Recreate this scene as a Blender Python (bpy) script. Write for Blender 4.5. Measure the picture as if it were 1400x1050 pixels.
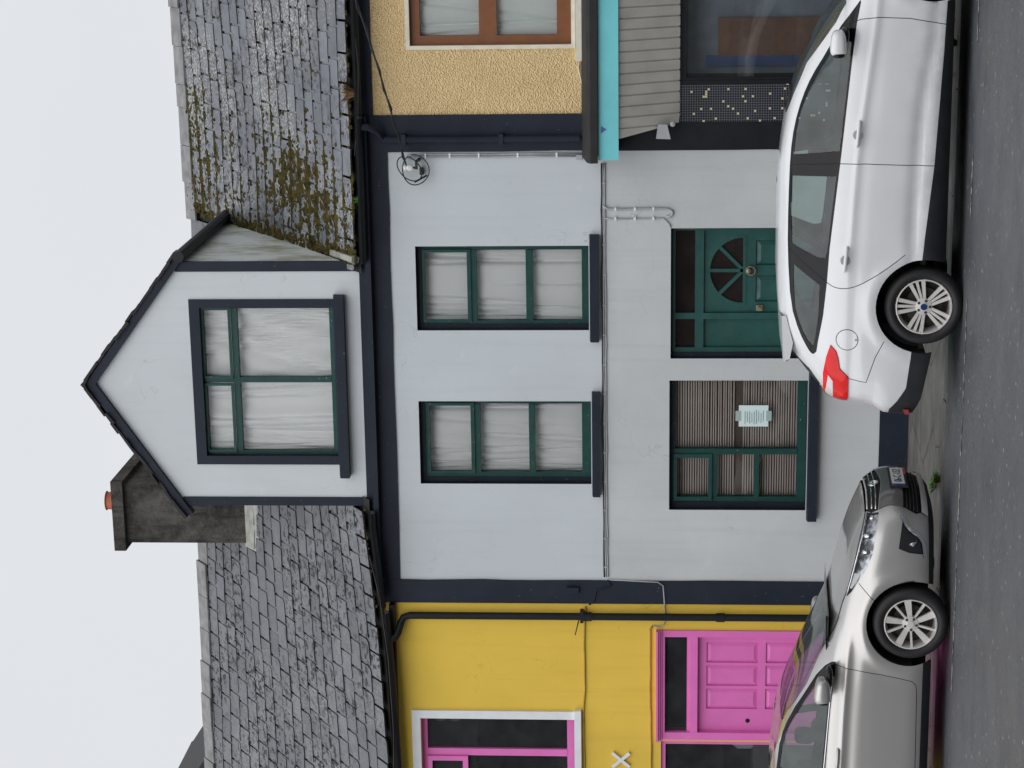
import bpy, bmesh, math, random
import numpy as np
from mathutils import Vector, Matrix
R = math.radians
for o in list(bpy.data.objects): bpy.data.objects.remove(o)
scn = bpy.context.scene
C = scn.collection
rnd = random.Random(7)

# ------------------------------------------------------------------ camera
PSI, PIT = R(14.4), math.atan(180/2800)
fw = Vector((-math.sin(PSI)*math.cos(PIT), math.cos(PSI)*math.cos(PIT), math.sin(PIT)))
rt = Vector((math.cos(PSI), math.sin(PSI), 0)); upv = rt.cross(fw)
cam = bpy.data.objects.new('camera', bpy.data.cameras.new('camera')); C.objects.link(cam)
m3 = Matrix((-upv, rt, -fw)).transposed()          # the phone was held on its side
cam.matrix_world = Matrix.Translation((0, -20.9, 2.77)) @ m3.to_4x4()
cam.data.sensor_fit = 'HORIZONTAL'; cam.data.sensor_width = 36; cam.data.lens = 72
cam.data.clip_end = 3000
scn.camera = cam

# ------------------------------------------------------------------ sky, sun, exposure
SUN_EL, SUN_AZ = R(42), R(-12)       # azimuth measured from -Y towards +X
w = bpy.data.worlds.new('World'); scn.world = w; w.use_nodes = True
nt = w.node_tree; nt.nodes.clear()
out = nt.nodes.new('ShaderNodeOutputWorld'); bg = nt.nodes.new('ShaderNodeBackground')
sky = nt.nodes.new('ShaderNodeTexSky'); sky.sky_type = 'NISHITA'; sky.sun_disc = False
sky.sun_elevation = SUN_EL; sky.sun_rotation = math.pi - SUN_AZ
sky.air_density = 1.0; sky.dust_density = 6.0
cl = nt.nodes.new('ShaderNodeTexNoise'); cl.inputs['Scale'].default_value = 1.6; cl.inputs['Detail'].default_value = 4
cr = nt.nodes.new('ShaderNodeValToRGB')            # even sheet of cloud
cr.color_ramp.elements[0].position = .3; cr.color_ramp.elements[0].color = (6.42, 6.58, 6.95, 1)
cr.color_ramp.elements[1].position = .7; cr.color_ramp.elements[1].color = (6.85, 6.98, 7.25, 1)
mx = nt.nodes.new('ShaderNodeMix'); mx.data_type = 'RGBA'; mx.inputs[0].default_value = .94
nt.links.new(cl.outputs['Fac'], cr.inputs[0])
nt.links.new(sky.outputs[0], mx.inputs[6]); nt.links.new(cr.outputs[0], mx.inputs[7])
nt.links.new(mx.outputs[2], bg.inputs[0]); bg.inputs[1].default_value = .1
nt.links.new(bg.outputs[0], out.inputs[0])
sd = bpy.data.lights.new('sun', 'SUN'); sd.energy = 1.5; sd.angle = R(95); sd.color = (.985, .99, 1)
sun = bpy.data.objects.new('sun', sd); C.objects.link(sun)
sdir = Vector((math.sin(SUN_AZ)*math.cos(SUN_EL), -math.cos(SUN_AZ)*math.cos(SUN_EL), math.sin(SUN_EL)))
sun.rotation_euler = sdir.to_track_quat('Z', 'Y').to_euler(); sun.location = (0, -10, 30)
vs = scn.view_settings; vs.view_transform = 'Standard'; vs.look = 'None'; vs.exposure = 0.24; vs.gamma = 1
vs.use_curve_mapping = False

# ------------------------------------------------------------------ helpers
def srgb(r, g, b):
    f = lambda c: (c/255/12.92 if c/255 <= .04045 else ((c/255+.055)/1.055)**2.4)
    return (f(r), f(g), f(b))
MAT = {}
class NB:
    """small node helper"""
    def __init__(s, name):
        s.m = bpy.data.materials.new(name); s.m.use_nodes = True; s.t = s.m.node_tree
        s.b = s.t.nodes['Principled BSDF']; s.out = s.t.nodes['Material Output']
        g = s.t.nodes.new('ShaderNodeNewGeometry'); s.pos = g.outputs['Position']; MAT[name] = s.m
    def link(s, a, b): s.t.links.new(a, b)
    def n(s, kind, **kw):
        x = s.t.nodes.new(kind)
        for k, v in kw.items(): setattr(x, k, v)
        return x
    def mapped(s, sc, src=None):
        mp = s.n('ShaderNodeMapping'); mp.inputs['Scale'].default_value = sc
        s.link(src or s.pos, mp.inputs[0]); return mp.outputs[0]
    def noise(s, scale, detail=4, rough=.55, vec=None, stretch=None):
        x = s.n('ShaderNodeTexNoise'); x.inputs['Scale'].default_value = scale
        x.inputs['Detail'].default_value = detail; x.inputs['Roughness'].default_value = rough
        s.link(vec if vec else (s.mapped(stretch) if stretch else s.pos), x.inputs['Vector']); return x.outputs['Fac']
    def vor(s, scale, vec=None, feature='F1'):
        x = s.n('ShaderNodeTexVoronoi'); x.inputs['Scale'].default_value = scale; x.feature = feature
        s.link(vec or s.pos, x.inputs['Vector']); return x.outputs['Distance']
    def ramp(s, fac, a, b, lo=0., hi=1.):
        x = s.n('ShaderNodeMapRange'); x.inputs[1].default_value = a; x.inputs[2].default_value = b
        x.inputs[3].default_value = lo; x.inputs[4].default_value = hi; s.link(fac, x.inputs[0]); return x.outputs[0]
    def mix(s, fac, a, b, mode='MIX'):
        x = s.n('ShaderNodeMix', data_type='RGBA', blend_type=mode)
        for i, v in ((0, fac), (6, a), (7, b)):
            if isinstance(v, (int, float)): x.inputs[i].default_value = v
            elif isinstance(v, tuple): x.inputs[i].default_value = (*v[:3], 1)
            else: s.link(v, x.inputs[i])
        return x.outputs[2]
    def math(s, op, a, b=None):
        x = s.n('ShaderNodeMath', operation=op)
        for i, v in ((0, a), (1, b)):
            if v is None: continue
            if isinstance(v, (int, float)): x.inputs[i].default_value = v
            else: s.link(v, x.inputs[i])
        return x.outputs[0]
    def col(s, c):
        if isinstance(c, tuple): s.b.inputs['Base Color'].default_value = (*c[:3], 1)
        else: s.link(c, s.b.inputs['Base Color'])
        return s
    def set(s, **kw):
        for k, v in kw.items():
            k = {'rough': 'Roughness', 'metal': 'Metallic', 'spec': 'Specular IOR Level', 'coat': 'Coat Weight', 'coatr': 'Coat Roughness', 'sheen': 'Sheen Weight', 'trans': 'Transmission Weight'}[k]
            if isinstance(v, (int, float)): s.b.inputs[k].default_value = v
            else: s.link(v, s.b.inputs[k])
        return s
    def bump(s, h, strength=.3, dist=.01):
        x = s.n('ShaderNodeBump'); x.inputs['Strength'].default_value = strength; x.inputs['Distance'].default_value = dist
        s.link(h, x.inputs['Height']); s.link(x.outputs[0], s.b.inputs['Normal']); return s

def simple(name, c, rough=.6, var=.12, vs_=6., bump=0., bs=60., metal=0, spec=.5, coat=0):
    k = NB(name); n = k.noise(vs_, 5)
    k.col(k.mix(k.ramp(n, .3, .7), tuple(x*(1-var) for x in c), tuple(min(1, x*(1+var)) for x in c)))
    k.set(rough=rough, metal=metal, spec=spec, coat=coat)
    if bump: k.bump(k.noise(bs, 3), bump, .004)
    return k
def render_paint(name, c, dirt=.12, bump=.25, bscale=90., streak=.08, rough=.75):
    """masonry paint on render: mottling, rain streaks, patches, fine relief"""
    k = NB(name)
    big = k.noise(.8, 4); fine = k.noise(9, 5); st = k.noise(3.2, 4, .6, stretch=(3.2, 3.2, .16))
    a = k.mix(k.ramp(big, .35, .7), tuple(x*(1-dirt) for x in c), c)
    a = k.mix(k.ramp(fine, .45, .8, 0, .5), a, tuple(x*(1-.5*dirt) for x in c))
    a = k.mix(k.ramp(st, .52, .74, 0, streak*4), a, tuple(x*.70 for x in c)); a = k.mix(k.math('MULTIPLY', k.ramp(k.noise(16, 5, .75), .56, .66), k.ramp(k.noise(1.1, 3), .5, .62, 0, .45)), a, tuple(x*.74 for x in c))
    sp = k.ramp(k.vor(14), .0, .045, 1, 0)
    spm = k.math('MULTIPLY', sp, k.ramp(k.noise(1.7, 3), .58, .66))
    a = k.mix(spm, a, tuple(x*.6 for x in c))
    wv = k.mapped((1, 1, 1)); nzv = k.n('ShaderNodeTexNoise'); nzv.inputs['Scale'].default_value = 3; k.link(k.pos, nzv.inputs['Vector']); av = k.n('ShaderNodeVectorMath', operation='ADD'); k.link(k.pos, av.inputs[0]); k.link(nzv.outputs['Color'], av.inputs[1])
    ck = k.math('MULTIPLY', k.ramp(k.vor(.9, av.outputs[0], 'DISTANCE_TO_EDGE'), .0, .004, 1, 0), k.ramp(k.noise(.9, 3), .52, .60, 0, .55)); a = k.mix(ck, a, tuple(x*.45 for x in c))
    a = k.mix(k.math('MULTIPLY', k.ramp(k.noise(5, 5, .7), .60, .72), k.ramp(k.noise(.7, 2), .5, .62, 0, .5)), a, tuple(min(1, x*1.13) for x in c))
    k.col(a).set(rough=rough, spec=.3)
    h = k.math('ADD', k.math('MULTIPLY', k.noise(bscale, 4), .5), k.math('MULTIPLY', k.noise(7, 3), 1.2))
    k.bump(h, bump, .006); return k
def glass(name, tint=(.9, .93, .93), rough=0., refl=1.5, refl_veil=None, famt=0.):
    k = NB(name); t = k.t; t.nodes.remove(k.b)
    tr = k.n('ShaderNodeBsdfTransparent'); tr.inputs[0].default_value = (*tint, 1)
    gl = k.n('ShaderNodeBsdfGlossy'); gl.inputs['Roughness'].default_value = rough
    fr = k.n('ShaderNodeFresnel'); fr.inputs[0].default_value = refl
    nz = k.noise(2.2, 2); bp = k.n('ShaderNodeBump'); bp.inputs['Strength'].default_value = .06; bp.inputs['Distance'].default_value = .02
    k.link(nz, bp.inputs['Height']); k.link(bp.outputs[0], gl.inputs['Normal'])
    ms = k.n('ShaderNodeMixShader'); k.link(fr.outputs[0], ms.inputs[0]); k.link(gl.outputs[0], ms.inputs[2])
    if refl_veil:      # pale diffuse veil painted in place of reflections on the pane
        df = k.n('ShaderNodeBsdfDiffuse'); df.inputs[0].default_value = (*refl_veil, 1); m2 = k.n('ShaderNodeMixShader'); k.link(k.ramp(k.noise(6, 4), .3, .7, famt*.7, famt*1.3), m2.inputs[0]); k.link(tr.outputs[0], m2.inputs[1]); k.link(df.outputs[0], m2.inputs[2]); k.link(m2.outputs[0], ms.inputs[1])
    else: k.link(tr.outputs[0], ms.inputs[1])
    k.link(ms.outputs[0], k.out.inputs[0]); return k

# ---- palette
render_paint('wall_upper_paint', (.58, .625, .65), dirt=.09, streak=.05)
render_paint('wall_lower_paint', (.57, .60, .605), dirt=.14, streak=.07)
render_paint('dormer_paint', (.60, .635, .66), dirt=.08, streak=.05)
k = NB('cheek_paint'); k.col(k.mix(k.ramp(k.noise(2.4, 5, .65, stretch=(1, 1, .6)), .44, .62), (.58, .61, .61), (.30, .31, .20))).set(rough=.8); k.bump(k.noise(60, 3), .2, .004)
render_paint('yellow_paint', (.82, .565, .082), dirt=.12, bump=.18)
k = NB('peach_pebble'); a = k.vor(62); b_ = k.noise(75, 3)
k.col(k.mix(k.ramp(k.noise(3, 4), .3, .7), (.74, .54, .27), (.83, .615, .32))).set(rough=.85); k.bump(k.math('ADD', a, k.math('MULTIPLY', b_, .8)), .9, .018)
k = NB('navy_paint'); n = k.noise(2.5, 5); ch = k.ramp(k.noise(30, 4, .65), .70, .715)
k.col(k.mix(k.math('MULTIPLY', ch, .5), k.mix(k.ramp(n, .3, .7), (.0085, .0130, .024), (.014, .020, .034)), (.30, .32, .34))).set(rough=.6, spec=.28); k.bump(k.noise(50, 4), .25, .004)
k = NB('green_paint'); chip = k.ramp(k.noise(21, 5, .75, stretch=(1, 1, 2.5)), .655, .67)
k.col(k.mix(chip, k.mix(k.ramp(k.noise(7, 4), .3, .7), (.006, .044, .039), (.010, .064, .055)), (.40, .43, .36))).set(rough=.45, spec=.3); k.bump(k.noise(60, 3), .1, .003)
k = NB('green_door_paint'); k.col(k.mix(k.ramp(k.noise(5, 5), .3, .72), (.007, .060, .053), (.013, .088, .077)))
k.set(rough=k.ramp(k.noise(12, 4), .3, .7, .32, .55)); k.bump(k.noise(40, 3, stretch=(3, 3, .4)), .12, .003)
simple('pink_paint', (.74, .165, .50), .5, .06, 5, .1)
simple('white_trim_paint', (.74, .76, .78), .55, .06, 6, .1)
simple('cream_paint', (.70, .66, .55), .6, .1, 8, .2)
simple('brown_frame', (.20, .07, .022), .45, .12, 9, .05)
simple('black_metal', (.008, .009, .012), .5, .3, 12, .1, spec=.3)
simple('felt_black', (.018, .017, .018), .75, .35, 6, .5, 40)
simple('turquoise_paint', (.17, .59, .64), .45, .05, 5, .08)
k = NB('cladding_paint'); k.col(k.mix(k.ramp(k.noise(3, 5, stretch=(2, 2, .6)), .35, .75), (.62, .60, .545), (.50, .485, .44))).set(rough=.6); k.bump(k.noise(40, 3), .1, .003)
simple('shop_black', (.007, .008, .012), .45, .3, 8, .1, spec=.3)
k = NB('mosaic_tile')    # 2.5 cm glass mosaic, a few cream tiles, pale grout
ps = k.n('ShaderNodeSeparateXYZ'); k.link(k.pos, ps.inputs[0]); T = .0247
fx = k.math('DIVIDE', ps.outputs[0], T); fz = k.math('DIVIDE', ps.outputs[2], T)
cb = k.n('ShaderNodeCombineXYZ'); k.link(k.math('FLOOR', fx), cb.inputs[0]); k.link(k.math('FLOOR', fz), cb.inputs[1])
wn = k.n('ShaderNodeTexWhiteNoise', noise_dimensions='2D'); k.link(cb.outputs[0], wn.inputs['Vector'])
light = k.math('GREATER_THAN', wn.outputs['Value'], .952)
gx = k.math('LESS_THAN', k.math('FRACT', fx), .17); gz = k.math('LESS_THAN', k.math('FRACT', fz), .17); gr = k.math('MAXIMUM', gx, gz)
c_ = k.mix(light, (.012, .013, .02), (.62, .56, .33)); k.col(k.mix(gr, c_, (.13, .135, .15))).set(rough=.25)
def slate_mat(name, a, b, lich, lichamt, dark, darkamt):
    k = NB(name); oi = k.n('ShaderNodeObjectInfo'); r_ = oi.outputs['Random']
    base = k.mix(r_, a, b)
    base = k.mix(k.ramp(k.noise(5, 5), .4, .75, 0, .45), base, tuple(x*.6 for x in a))
    l = k.math('MULTIPLY', k.ramp(k.noise(38, 4, .7), .50, .60), k.ramp(k.noise(.9, 3), .42, .62, 0, lichamt))
    base = k.mix(l, base, lich)
    d = k.math('MULTIPLY', k.ramp(k.noise(13, 5, .65), .535, .56), k.ramp(k.noise(1.3, 3), .42, .55, 0, darkamt))
    base = k.mix(d, base, dark)
    wsp = k.math('MULTIPLY', k.ramp(k.vor(9), .0, .10, 1, 0), k.ramp(k.noise(1.3, 2), .55, .62, 0, .5)); base = k.mix(wsp, base, (.42, .44, .43))
    k.col(base).set(rough=k.ramp(k.noise(9, 3), .3, .7, .38, .62), spec=.45)
    k.bump(k.math('ADD', k.noise(45, 4), k.math('MULTIPLY', k.noise(8, 3), .8)), .35, .006)
slate_mat('slate_mossy', (.105, .114, .13), (.165, .176, .198), (.46, .45, .40), 1.0, (.016, .018, .013), .8)
slate_mat('slate_dark', (.105, .110, .122), (.150, .157, .172), (.34, .335, .30), .5, (.014, .015, .017), 1.0)
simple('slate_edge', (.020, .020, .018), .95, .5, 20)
simple('roof_deck', (.018, .018, .018), .9, .3)
k = NB('moss'); n = k.noise(11, 5, .7); k.col(k.mix(k.ramp(n, .35, .65), (.018, .018, .007), (.088, .069, .020))).set(rough=.97, spec=.1); k.bump(k.noise(90, 3), .8, .01)
simple('ridge_tile', (.20, .20, .20), .7, .3, 7, .3)
simple('mortar', (.30, .30, .27), .9, .25, 9, .5)
k = NB('chimney_render'); n1 = k.noise(2.2, 6, .7); n2 = k.noise(3.5, 5, .7, stretch=(2.5, 2.5, .3)); b0 = k.mix(k.ramp(n1, .35, .65), (.024, .022, .020), (.12, .112, .102)); b0 = k.mix(k.ramp(n2, .5, .68, 0, .8), b0, (.022, .019, .017)); b0 = k.mix(k.ramp(k.noise(24, 4, .7), .66, .69, 0, .6), b0, (.33, .31, .28))
k.col(b0).set(rough=.95, spec=.15); k.bump(k.math('ADD', k.noise(30, 4), k.math('MULTIPLY', k.noise(6, 3), 2.)), .9, .012)
simple('terracotta', (.36, .10, .045), .7, .2, 14, .2)
simple('grey_render', (.30, .29, .26), .9, .25, 5, .5)
k = NB('asphalt'); pb = k.noise(2.0, 5); v = k.vor(95); sp = k.ramp(k.noise(70, 2), .64, .70)
big = k.noise(.35, 4)
base = k.mix(k.ramp(pb, .3, .7), (.060, .065, .073), (.084, .090, .100)); base = k.mix(k.ramp(big, .45, .65, 0, .5), base, (.085, .088, .093))
base = k.mix(k.math('MULTIPLY', k.ramp(k.vor(10), .12, .17, 1, 0), k.ramp(k.noise(9, 1), .50, .55)), base, (.36, .37, .38)); base = k.mix(k.math('MULTIPLY', k.ramp(k.noise(.8, 5, .65), .56, .64, 0, .6), 1.), base, (.055, .058, .063)); base = k.mix(sp, base, (.17, .175, .185))
k.col(base).set(rough=k.ramp(k.noise(1.4, 4), .35, .65, .30, .62), spec=.5); k.bump(k.math('ADD', v, k.noise(60, 3)), .55, .012)
k = NB('pavement_concrete'); crk = k.ramp(k.vor(1.1, feature='DISTANCE_TO_EDGE'), .0, .012, 1, 0)
base = k.mix(k.ramp(k.noise(3, 5), .3, .7), (.085, .082, .074), (.15, .143, .128)); base = k.mix(k.ramp(k.noise(45, 3), .6, .7, 0, .5), base, (.22, .21, .19))
base = k.mix(crk, base, (.02, .022, .014)); k.col(base).set(rough=k.ramp(k.noise(2, 3), .35, .65, .3, .7)); k.bump(k.math('ADD', k.noise(50, 3), k.math('MULTIPLY', crk, -2.)), .4, .006)
simple('kerb_concrete', (.105, .102, .095), .55, .3, 6, .4)
k = NB('road_paint'); wear = k.ramp(k.noise(16, 5, .7), .47, .53)
k.col(k.mix(wear, (.052, .053, .056), (.42, .41, .36))).set(rough=.6)
simple('earth', (.06, .065, .04), .95, .3, .5)
glass('window_glass', (.97, .98, .98), 0, 1.5)
glass('shop_glass', (.80, .84, .86), 0, 1.55, (.34, .36, .38), .07)
k = NB('curtain_cloth'); k.col((.95, .955, .95)).set(rough=.9, spec=.1)
k = NB('net_curtain'); k.col((.86, .91, .88)).set(rough=.9, spec=.1)
k = NB('blind_slat'); k.col(k.mix(k.ramp(k.noise(3, 3), .3, .7), (.58, .50, .45), (.70, .62, .56))).set(rough=.7)
simple('blind_brown', (.15, .115, .095), .9, .25, 3)
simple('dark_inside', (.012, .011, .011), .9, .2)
simple('room_plaster', (.16, .15, .14), .9, .1)
k = NB('paper'); k.col((.66, .80, .78)).set(rough=.8)
k = NB('ink'); k.col((.05, .07, .12)).set(rough=.8)
k = NB('tape'); k.col((.35, .46, .45)).set(rough=.3)
simple('fanlight_glass', (.016, .010, .010), .12, .4, 4)
simple('brass', (.42, .37, .26), .38, .2, 30, 0, metal=1)
simple('cable_grey', (.36, .375, .39), .6, .15)
simple('cable_black', (.012, .012, .013), .5, .2)
simple('cable_yellow', (.42, .27, .03), .6, .15)
simple('porcelain', (.82, .82, .78), .2, .03)
simple('plywood', (.30, .125, .05), .6, .25, 7)
simple('blue_board', (.05, .12, .33), .5, .1)
simple('opposite_render', (.22, .22, .215), .9, .3, .6)
simple('reflection_grey', (.30, .345, .39), .5, .3, 3)  # board colour lightened to stand in for the reflection in the shop glass
simple('grey_plastic', (.36, .38, .40), .5, .08)
k = NB('leaf_green'); oi = k.n('ShaderNodeObjectInfo'); k.col(k.mix(k.noise(30, 2), (.07, .17, .02), (.14, .27, .035))).set(rough=.6)
k = NB('dry_grass'); k.col(k.mix(k.noise(40, 2), (.30, .19, .08), (.16, .09, .04))).set(rough=.8)
# cars
k = NB('white_car_paint'); tc_ = k.n('ShaderNodeTexCoord'); sz = k.n('ShaderNodeSeparateXYZ'); k.link(tc_.outputs['Object'], sz.inputs[0])
gr_ = k.math('MULTIPLY', k.ramp(sz.outputs[2], .2, .6, .55, 0), k.ramp(k.noise(7, 5, .7), .35, .7)); pc_ = k.mix(k.ramp(k.noise(2.5, 5), .35, .75), (.70, .71, .72), (.74, .75, .76)); k.col(k.mix(gr_, pc_, (.42, .40, .37))).set(rough=.34, coat=.9, coatr=.06); k.b.inputs['Specular IOR Level'].default_value = .45
k = NB('silver_car_paint'); fl = k.noise(900, 1); k.col(k.mix(k.ramp(fl, .3, .7), (.46, .448, .432), (.54, .528, .51))).set(rough=.36, metal=.72, coat=.9, coatr=.06)
k = NB('car_black_plastic'); k.col(k.mix(k.ramp(k.noise(6, 4), .3, .7), (.010, .011, .014), (.020, .021, .025))).set(rough=.5); k.bump(k.noise(300, 2), .1, .002)
k = NB('gloss_black'); k.col((.007, .007, .009)).set(rough=.2, spec=.25)
k = NB('gap_black'); k.col((.006, .006, .007)).set(rough=.8)
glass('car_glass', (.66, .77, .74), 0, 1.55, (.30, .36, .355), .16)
glass('lamp_glass', (.92, .94, .95), 0, 1.45)
k = NB('tail_red'); k.col(k.mix(k.ramp(k.noise(5, 2), .35, .65), (.80, .007, .007), (.60, .005, .006))).set(rough=.1, spec=.35)
k = NB('tail_clear'); k.col((.70, .68, .68)).set(rough=.1, coat=1)
simple('chrome', (.80, .81, .82), .10, .03, 5, 0, metal=1)
k = NB('alloy_silver'); k.col(k.mix(k.ramp(k.noise(18, 3), .3, .7), (.72, .69, .66), (.82, .79, .76))).set(rough=.36, metal=.45)
k = NB('tyre_rubber'); k.col(k.mix(k.ramp(k.noise(12, 4), .3, .7), (.006, .006, .007), (.012, .012, .013))).set(rough=.62); k.bump(k.noise(120, 2), .15, .003)
simple('brake_dark', (.025, .024, .023), .6, .3, 20)
simple('seat_fabric', (.05, .052, .055), .9, .2)
k = NB('plate_white'); k.col((.70, .73, .72)).set(rough=.4)
k = NB('plate_blue'); k.col((.01, .03, .22)).set(rough=.4)
k = NB('plate_red'); k.col((.40, .05, .06)).set(rough=.4)
k = NB('badge_blue'); k.col((.012, .03, .14)).set(rough=.2)

WORLD = set()
def link(o, parent):
    C.objects.link(o)
    if parent is not None:
        o.parent = parent
        if parent.name in WORLD: o.location = -parent.location
    return o
class MB:
    def __init__(s): s.v = []; s.f = []
    def box(s, x0, x1, y0, y1, z0, z1):
        i = len(s.v); s.v += [(x, y, z) for z in (z0, z1) for y in (y0, y1) for x in (x0, x1)]
        for q in ((0, 2, 3, 1), (4, 5, 7, 6), (0, 1, 5, 4), (2, 6, 7, 3), (0, 4, 6, 2), (1, 3, 7, 5)): s.f.append(tuple(i+k for k in q))
        return s
    def quad(s, a, b, c, d):
        i = len(s.v); s.v += [tuple(a), tuple(b), tuple(c), tuple(d)]; s.f.append((i, i+1, i+2, i+3)); return s
    def poly(s, pts):
        i = len(s.v); s.v += [tuple(p) for p in pts]; s.f.append(tuple(range(i, i+len(pts)))); return s
    def prism(s, pts, d):      # polygon extruded by vector d
        n = len(pts); i = len(s.v); s.v += [tuple(p) for p in pts]+[tuple(Vector(p)+Vector(d)) for p in pts]
        s.f.append(tuple(range(i, i+n))); s.f.append(tuple(range(i+2*n-1, i+n-1, -1)))
        for k in range(n): s.f.append((i+k, i+(k+1) % n, i+n+(k+1) % n, i+n+k))
        return s
    def tube(s, pts, r, n=8, closed=False):
        pts = [Vector(p) for p in pts]; rings = []; m = len(pts); u = None
        for k, p in enumerate(pts):
            a = pts[(k-1) % m] if closed or k else p; b = pts[(k+1) % m] if closed or k < m-1 else p
            t = (b-a).normalized()
            if u is None: u = t.orthogonal().normalized()
            u = (u-t*u.dot(t)).normalized(); v = t.cross(u); rr = r[k] if isinstance(r, (list, tuple)) else r
            i = len(s.v); s.v += [tuple(p+(u*math.cos(q)+v*math.sin(q))*rr) for q in (2*math.pi*j/n for j in range(n))]; rings.append(i)
        for a, b in list(zip(rings, rings[1:]))+([(rings[-1], rings[0])] if closed else []):
            for j in range(n): s.f.append((a+j, a+(j+1) % n, b+(j+1) % n, b+j))
        if not closed:
            s.f.append(tuple(rings[0]+j for j in range(n))[::-1]); s.f.append(tuple(rings[-1]+j for j in range(n)))
        return s
    def lathe(s, prof, c, n=48, axis='y', a0=0, a1=2*math.pi):   # prof: (radius, along)
        full = abs(a1-a0-2*math.pi) < 1e-6; cnt = n if full else n+1; i = len(s.v)
        for j in range(cnt):
            q = a0+(a1-a0)*j/n
            for r, h in prof:
                p = {'y': (c[0]+r*math.cos(q), c[1]+h, c[2]+r*math.sin(q)), 'z': (c[0]+r*math.cos(q), c[1]+r*math.sin(q), c[2]+h), 'x': (c[0]+h, c[1]+r*math.cos(q), c[2]+r*math.sin(q))}[axis]
                s.v.append(p)
        m = len(prof)
        for j in range(n):
            a = i+j*m; b = i+((j+1) % cnt)*m
            for k in range(m-1): s.f.append((a+k, a+k+1, b+k+1, b+k))
        return s
    def build(s, name, mat, parent=None, smooth=False):
        me = bpy.data.meshes.new(name); me.from_pydata(s.v, [], s.f)
        for mm in (mat if isinstance(mat, (list, tuple)) else [mat]): me.materials.append(MAT[mm])
        if smooth: me.shade_smooth() if hasattr(me, 'shade_smooth') else None
        o = bpy.data.objects.new(name, me); return link(o, parent)
def smooth_by_angle(o, deg=35):
    me = o.data; bm = bmesh.new(); bm.from_mesh(me); bmesh.ops.recalc_face_normals(bm, faces=bm.faces)
    for f in bm.faces: f.smooth = True
    for e in bm.edges:
        if len(e.link_faces) == 2 and e.calc_face_angle(0) > R(deg): e.smooth = False
    bm.to_mesh(me); bm.free(); return o
def tag(o, label, cat, group=None, kind=None):
    o['label'] = label; o['category'] = cat
    if group: o['group'] = group
    if kind: o['kind'] = kind
    return o
def thing(name, label, cat, loc, group=None, world=True):
    o = bpy.data.objects.new(name, None); C.objects.link(o); o.location = loc; o.empty_display_size = .2
    if world: WORLD.add(o.name)
    return tag(o, label, cat, group)
def struct(name, mb, mat):
    o = mb.build(name, mat); o['kind'] = 'structure'; return o

# ------------------------------------------------------------------ setting: ground, road, pavement
XS = [-60, -30, -16, -12, -8, -4, 0, 4, 10, 30, 60]
def sheet(name, mat, prof, xs=XS):
    mb = MB()
    for (y0, z0), (y1, z1) in zip(prof, prof[1:]):
        for a, b in zip(xs, xs[1:]): mb.quad((a, y1, z1), (b, y1, z1), (b, y0, z0), (a, y0, z0))
    o = struct(name, mb, mat); return o
ROAD = [(-2.80, .0), (-2.95, .055), (-3.25, .108), (-4.0, .157), (-4.45, .186), (-4.9, .212), (-8, .385), (-12, .60), (-19.2, .98)]
def road_z(y):
    for (a, za), (b, zb) in zip(ROAD, ROAD[1:]):
        if b <= y <= a: return za+(zb-za)*(a-y)/(a-b)
    return 0
sheet('road', 'asphalt', ROAD)
sheet('pavement', 'pavement_concrete', [(.3, 0.0), (-1.3, .012), (-2.62, .03)])
gpr = [(900, -.12), (-2.9, -.12), (-4.5, .02), (-19.0, .80), (-26, .9), (-900, 4.)]
gxs = [-900, -60, -30, 0, 30, 60, 900]
sheet('ground', 'earth', gpr, gxs)
mb = MB()
mb.quad((-60, -19.2, 1.08), (60, -19.2, 1.08), (60, -26, 1.15), (-60, -26, 1.15)); mb.quad((-60, -19.2, .9), (60, -19.2, .9), (60, -19.2, 1.08), (-60, -19.2, 1.08))
struct('near_pavement', mb, 'pavement_concrete')
# kerb stones, each its own piece
kerb = bpy.data.objects.new('kerb', None); C.objects.link(kerb); kerb['kind'] = 'structure'; kerb.location = (-5, -2.7, 0); WORLD.add(kerb.name)
x = -13.0
while x < 2.5:
    L = .92+rnd.uniform(-.03, .03); dz = rnd.uniform(-.004, .004); mb = MB()
    mb.prism([(x, -2.625, -.1), (x, -2.80, -.1), (x, -2.80, .018+dz), (x, -2.785, .036+dz), (x, -2.625, .040+dz)], (L-.012, 0, 0))
    mb.build('kerb_stone', 'kerb_concrete', kerb); x += L
# worn line along the parking strip
mb = MB(); x = -12.
while x < 2:
    L = rnd.uniform(.15, .8)
    if rnd.random() < .62 or -5.6 < x < -4.6:
        wd = rnd.uniform(.018, .032)
        yb = -4.80+rnd.uniform(-.008, .008); mb.quad((x, yb+wd, road_z(yb+wd)+.004), (x+L, yb+wd, road_z(yb+wd)+.004), (x+L, yb-wd, road_z(yb-wd)+.004), (x, yb-wd, road_z(yb-wd)+.004))
    x += L+rnd.uniform(.02, .12)
struct('road_marking', mb, 'road_paint')

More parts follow.
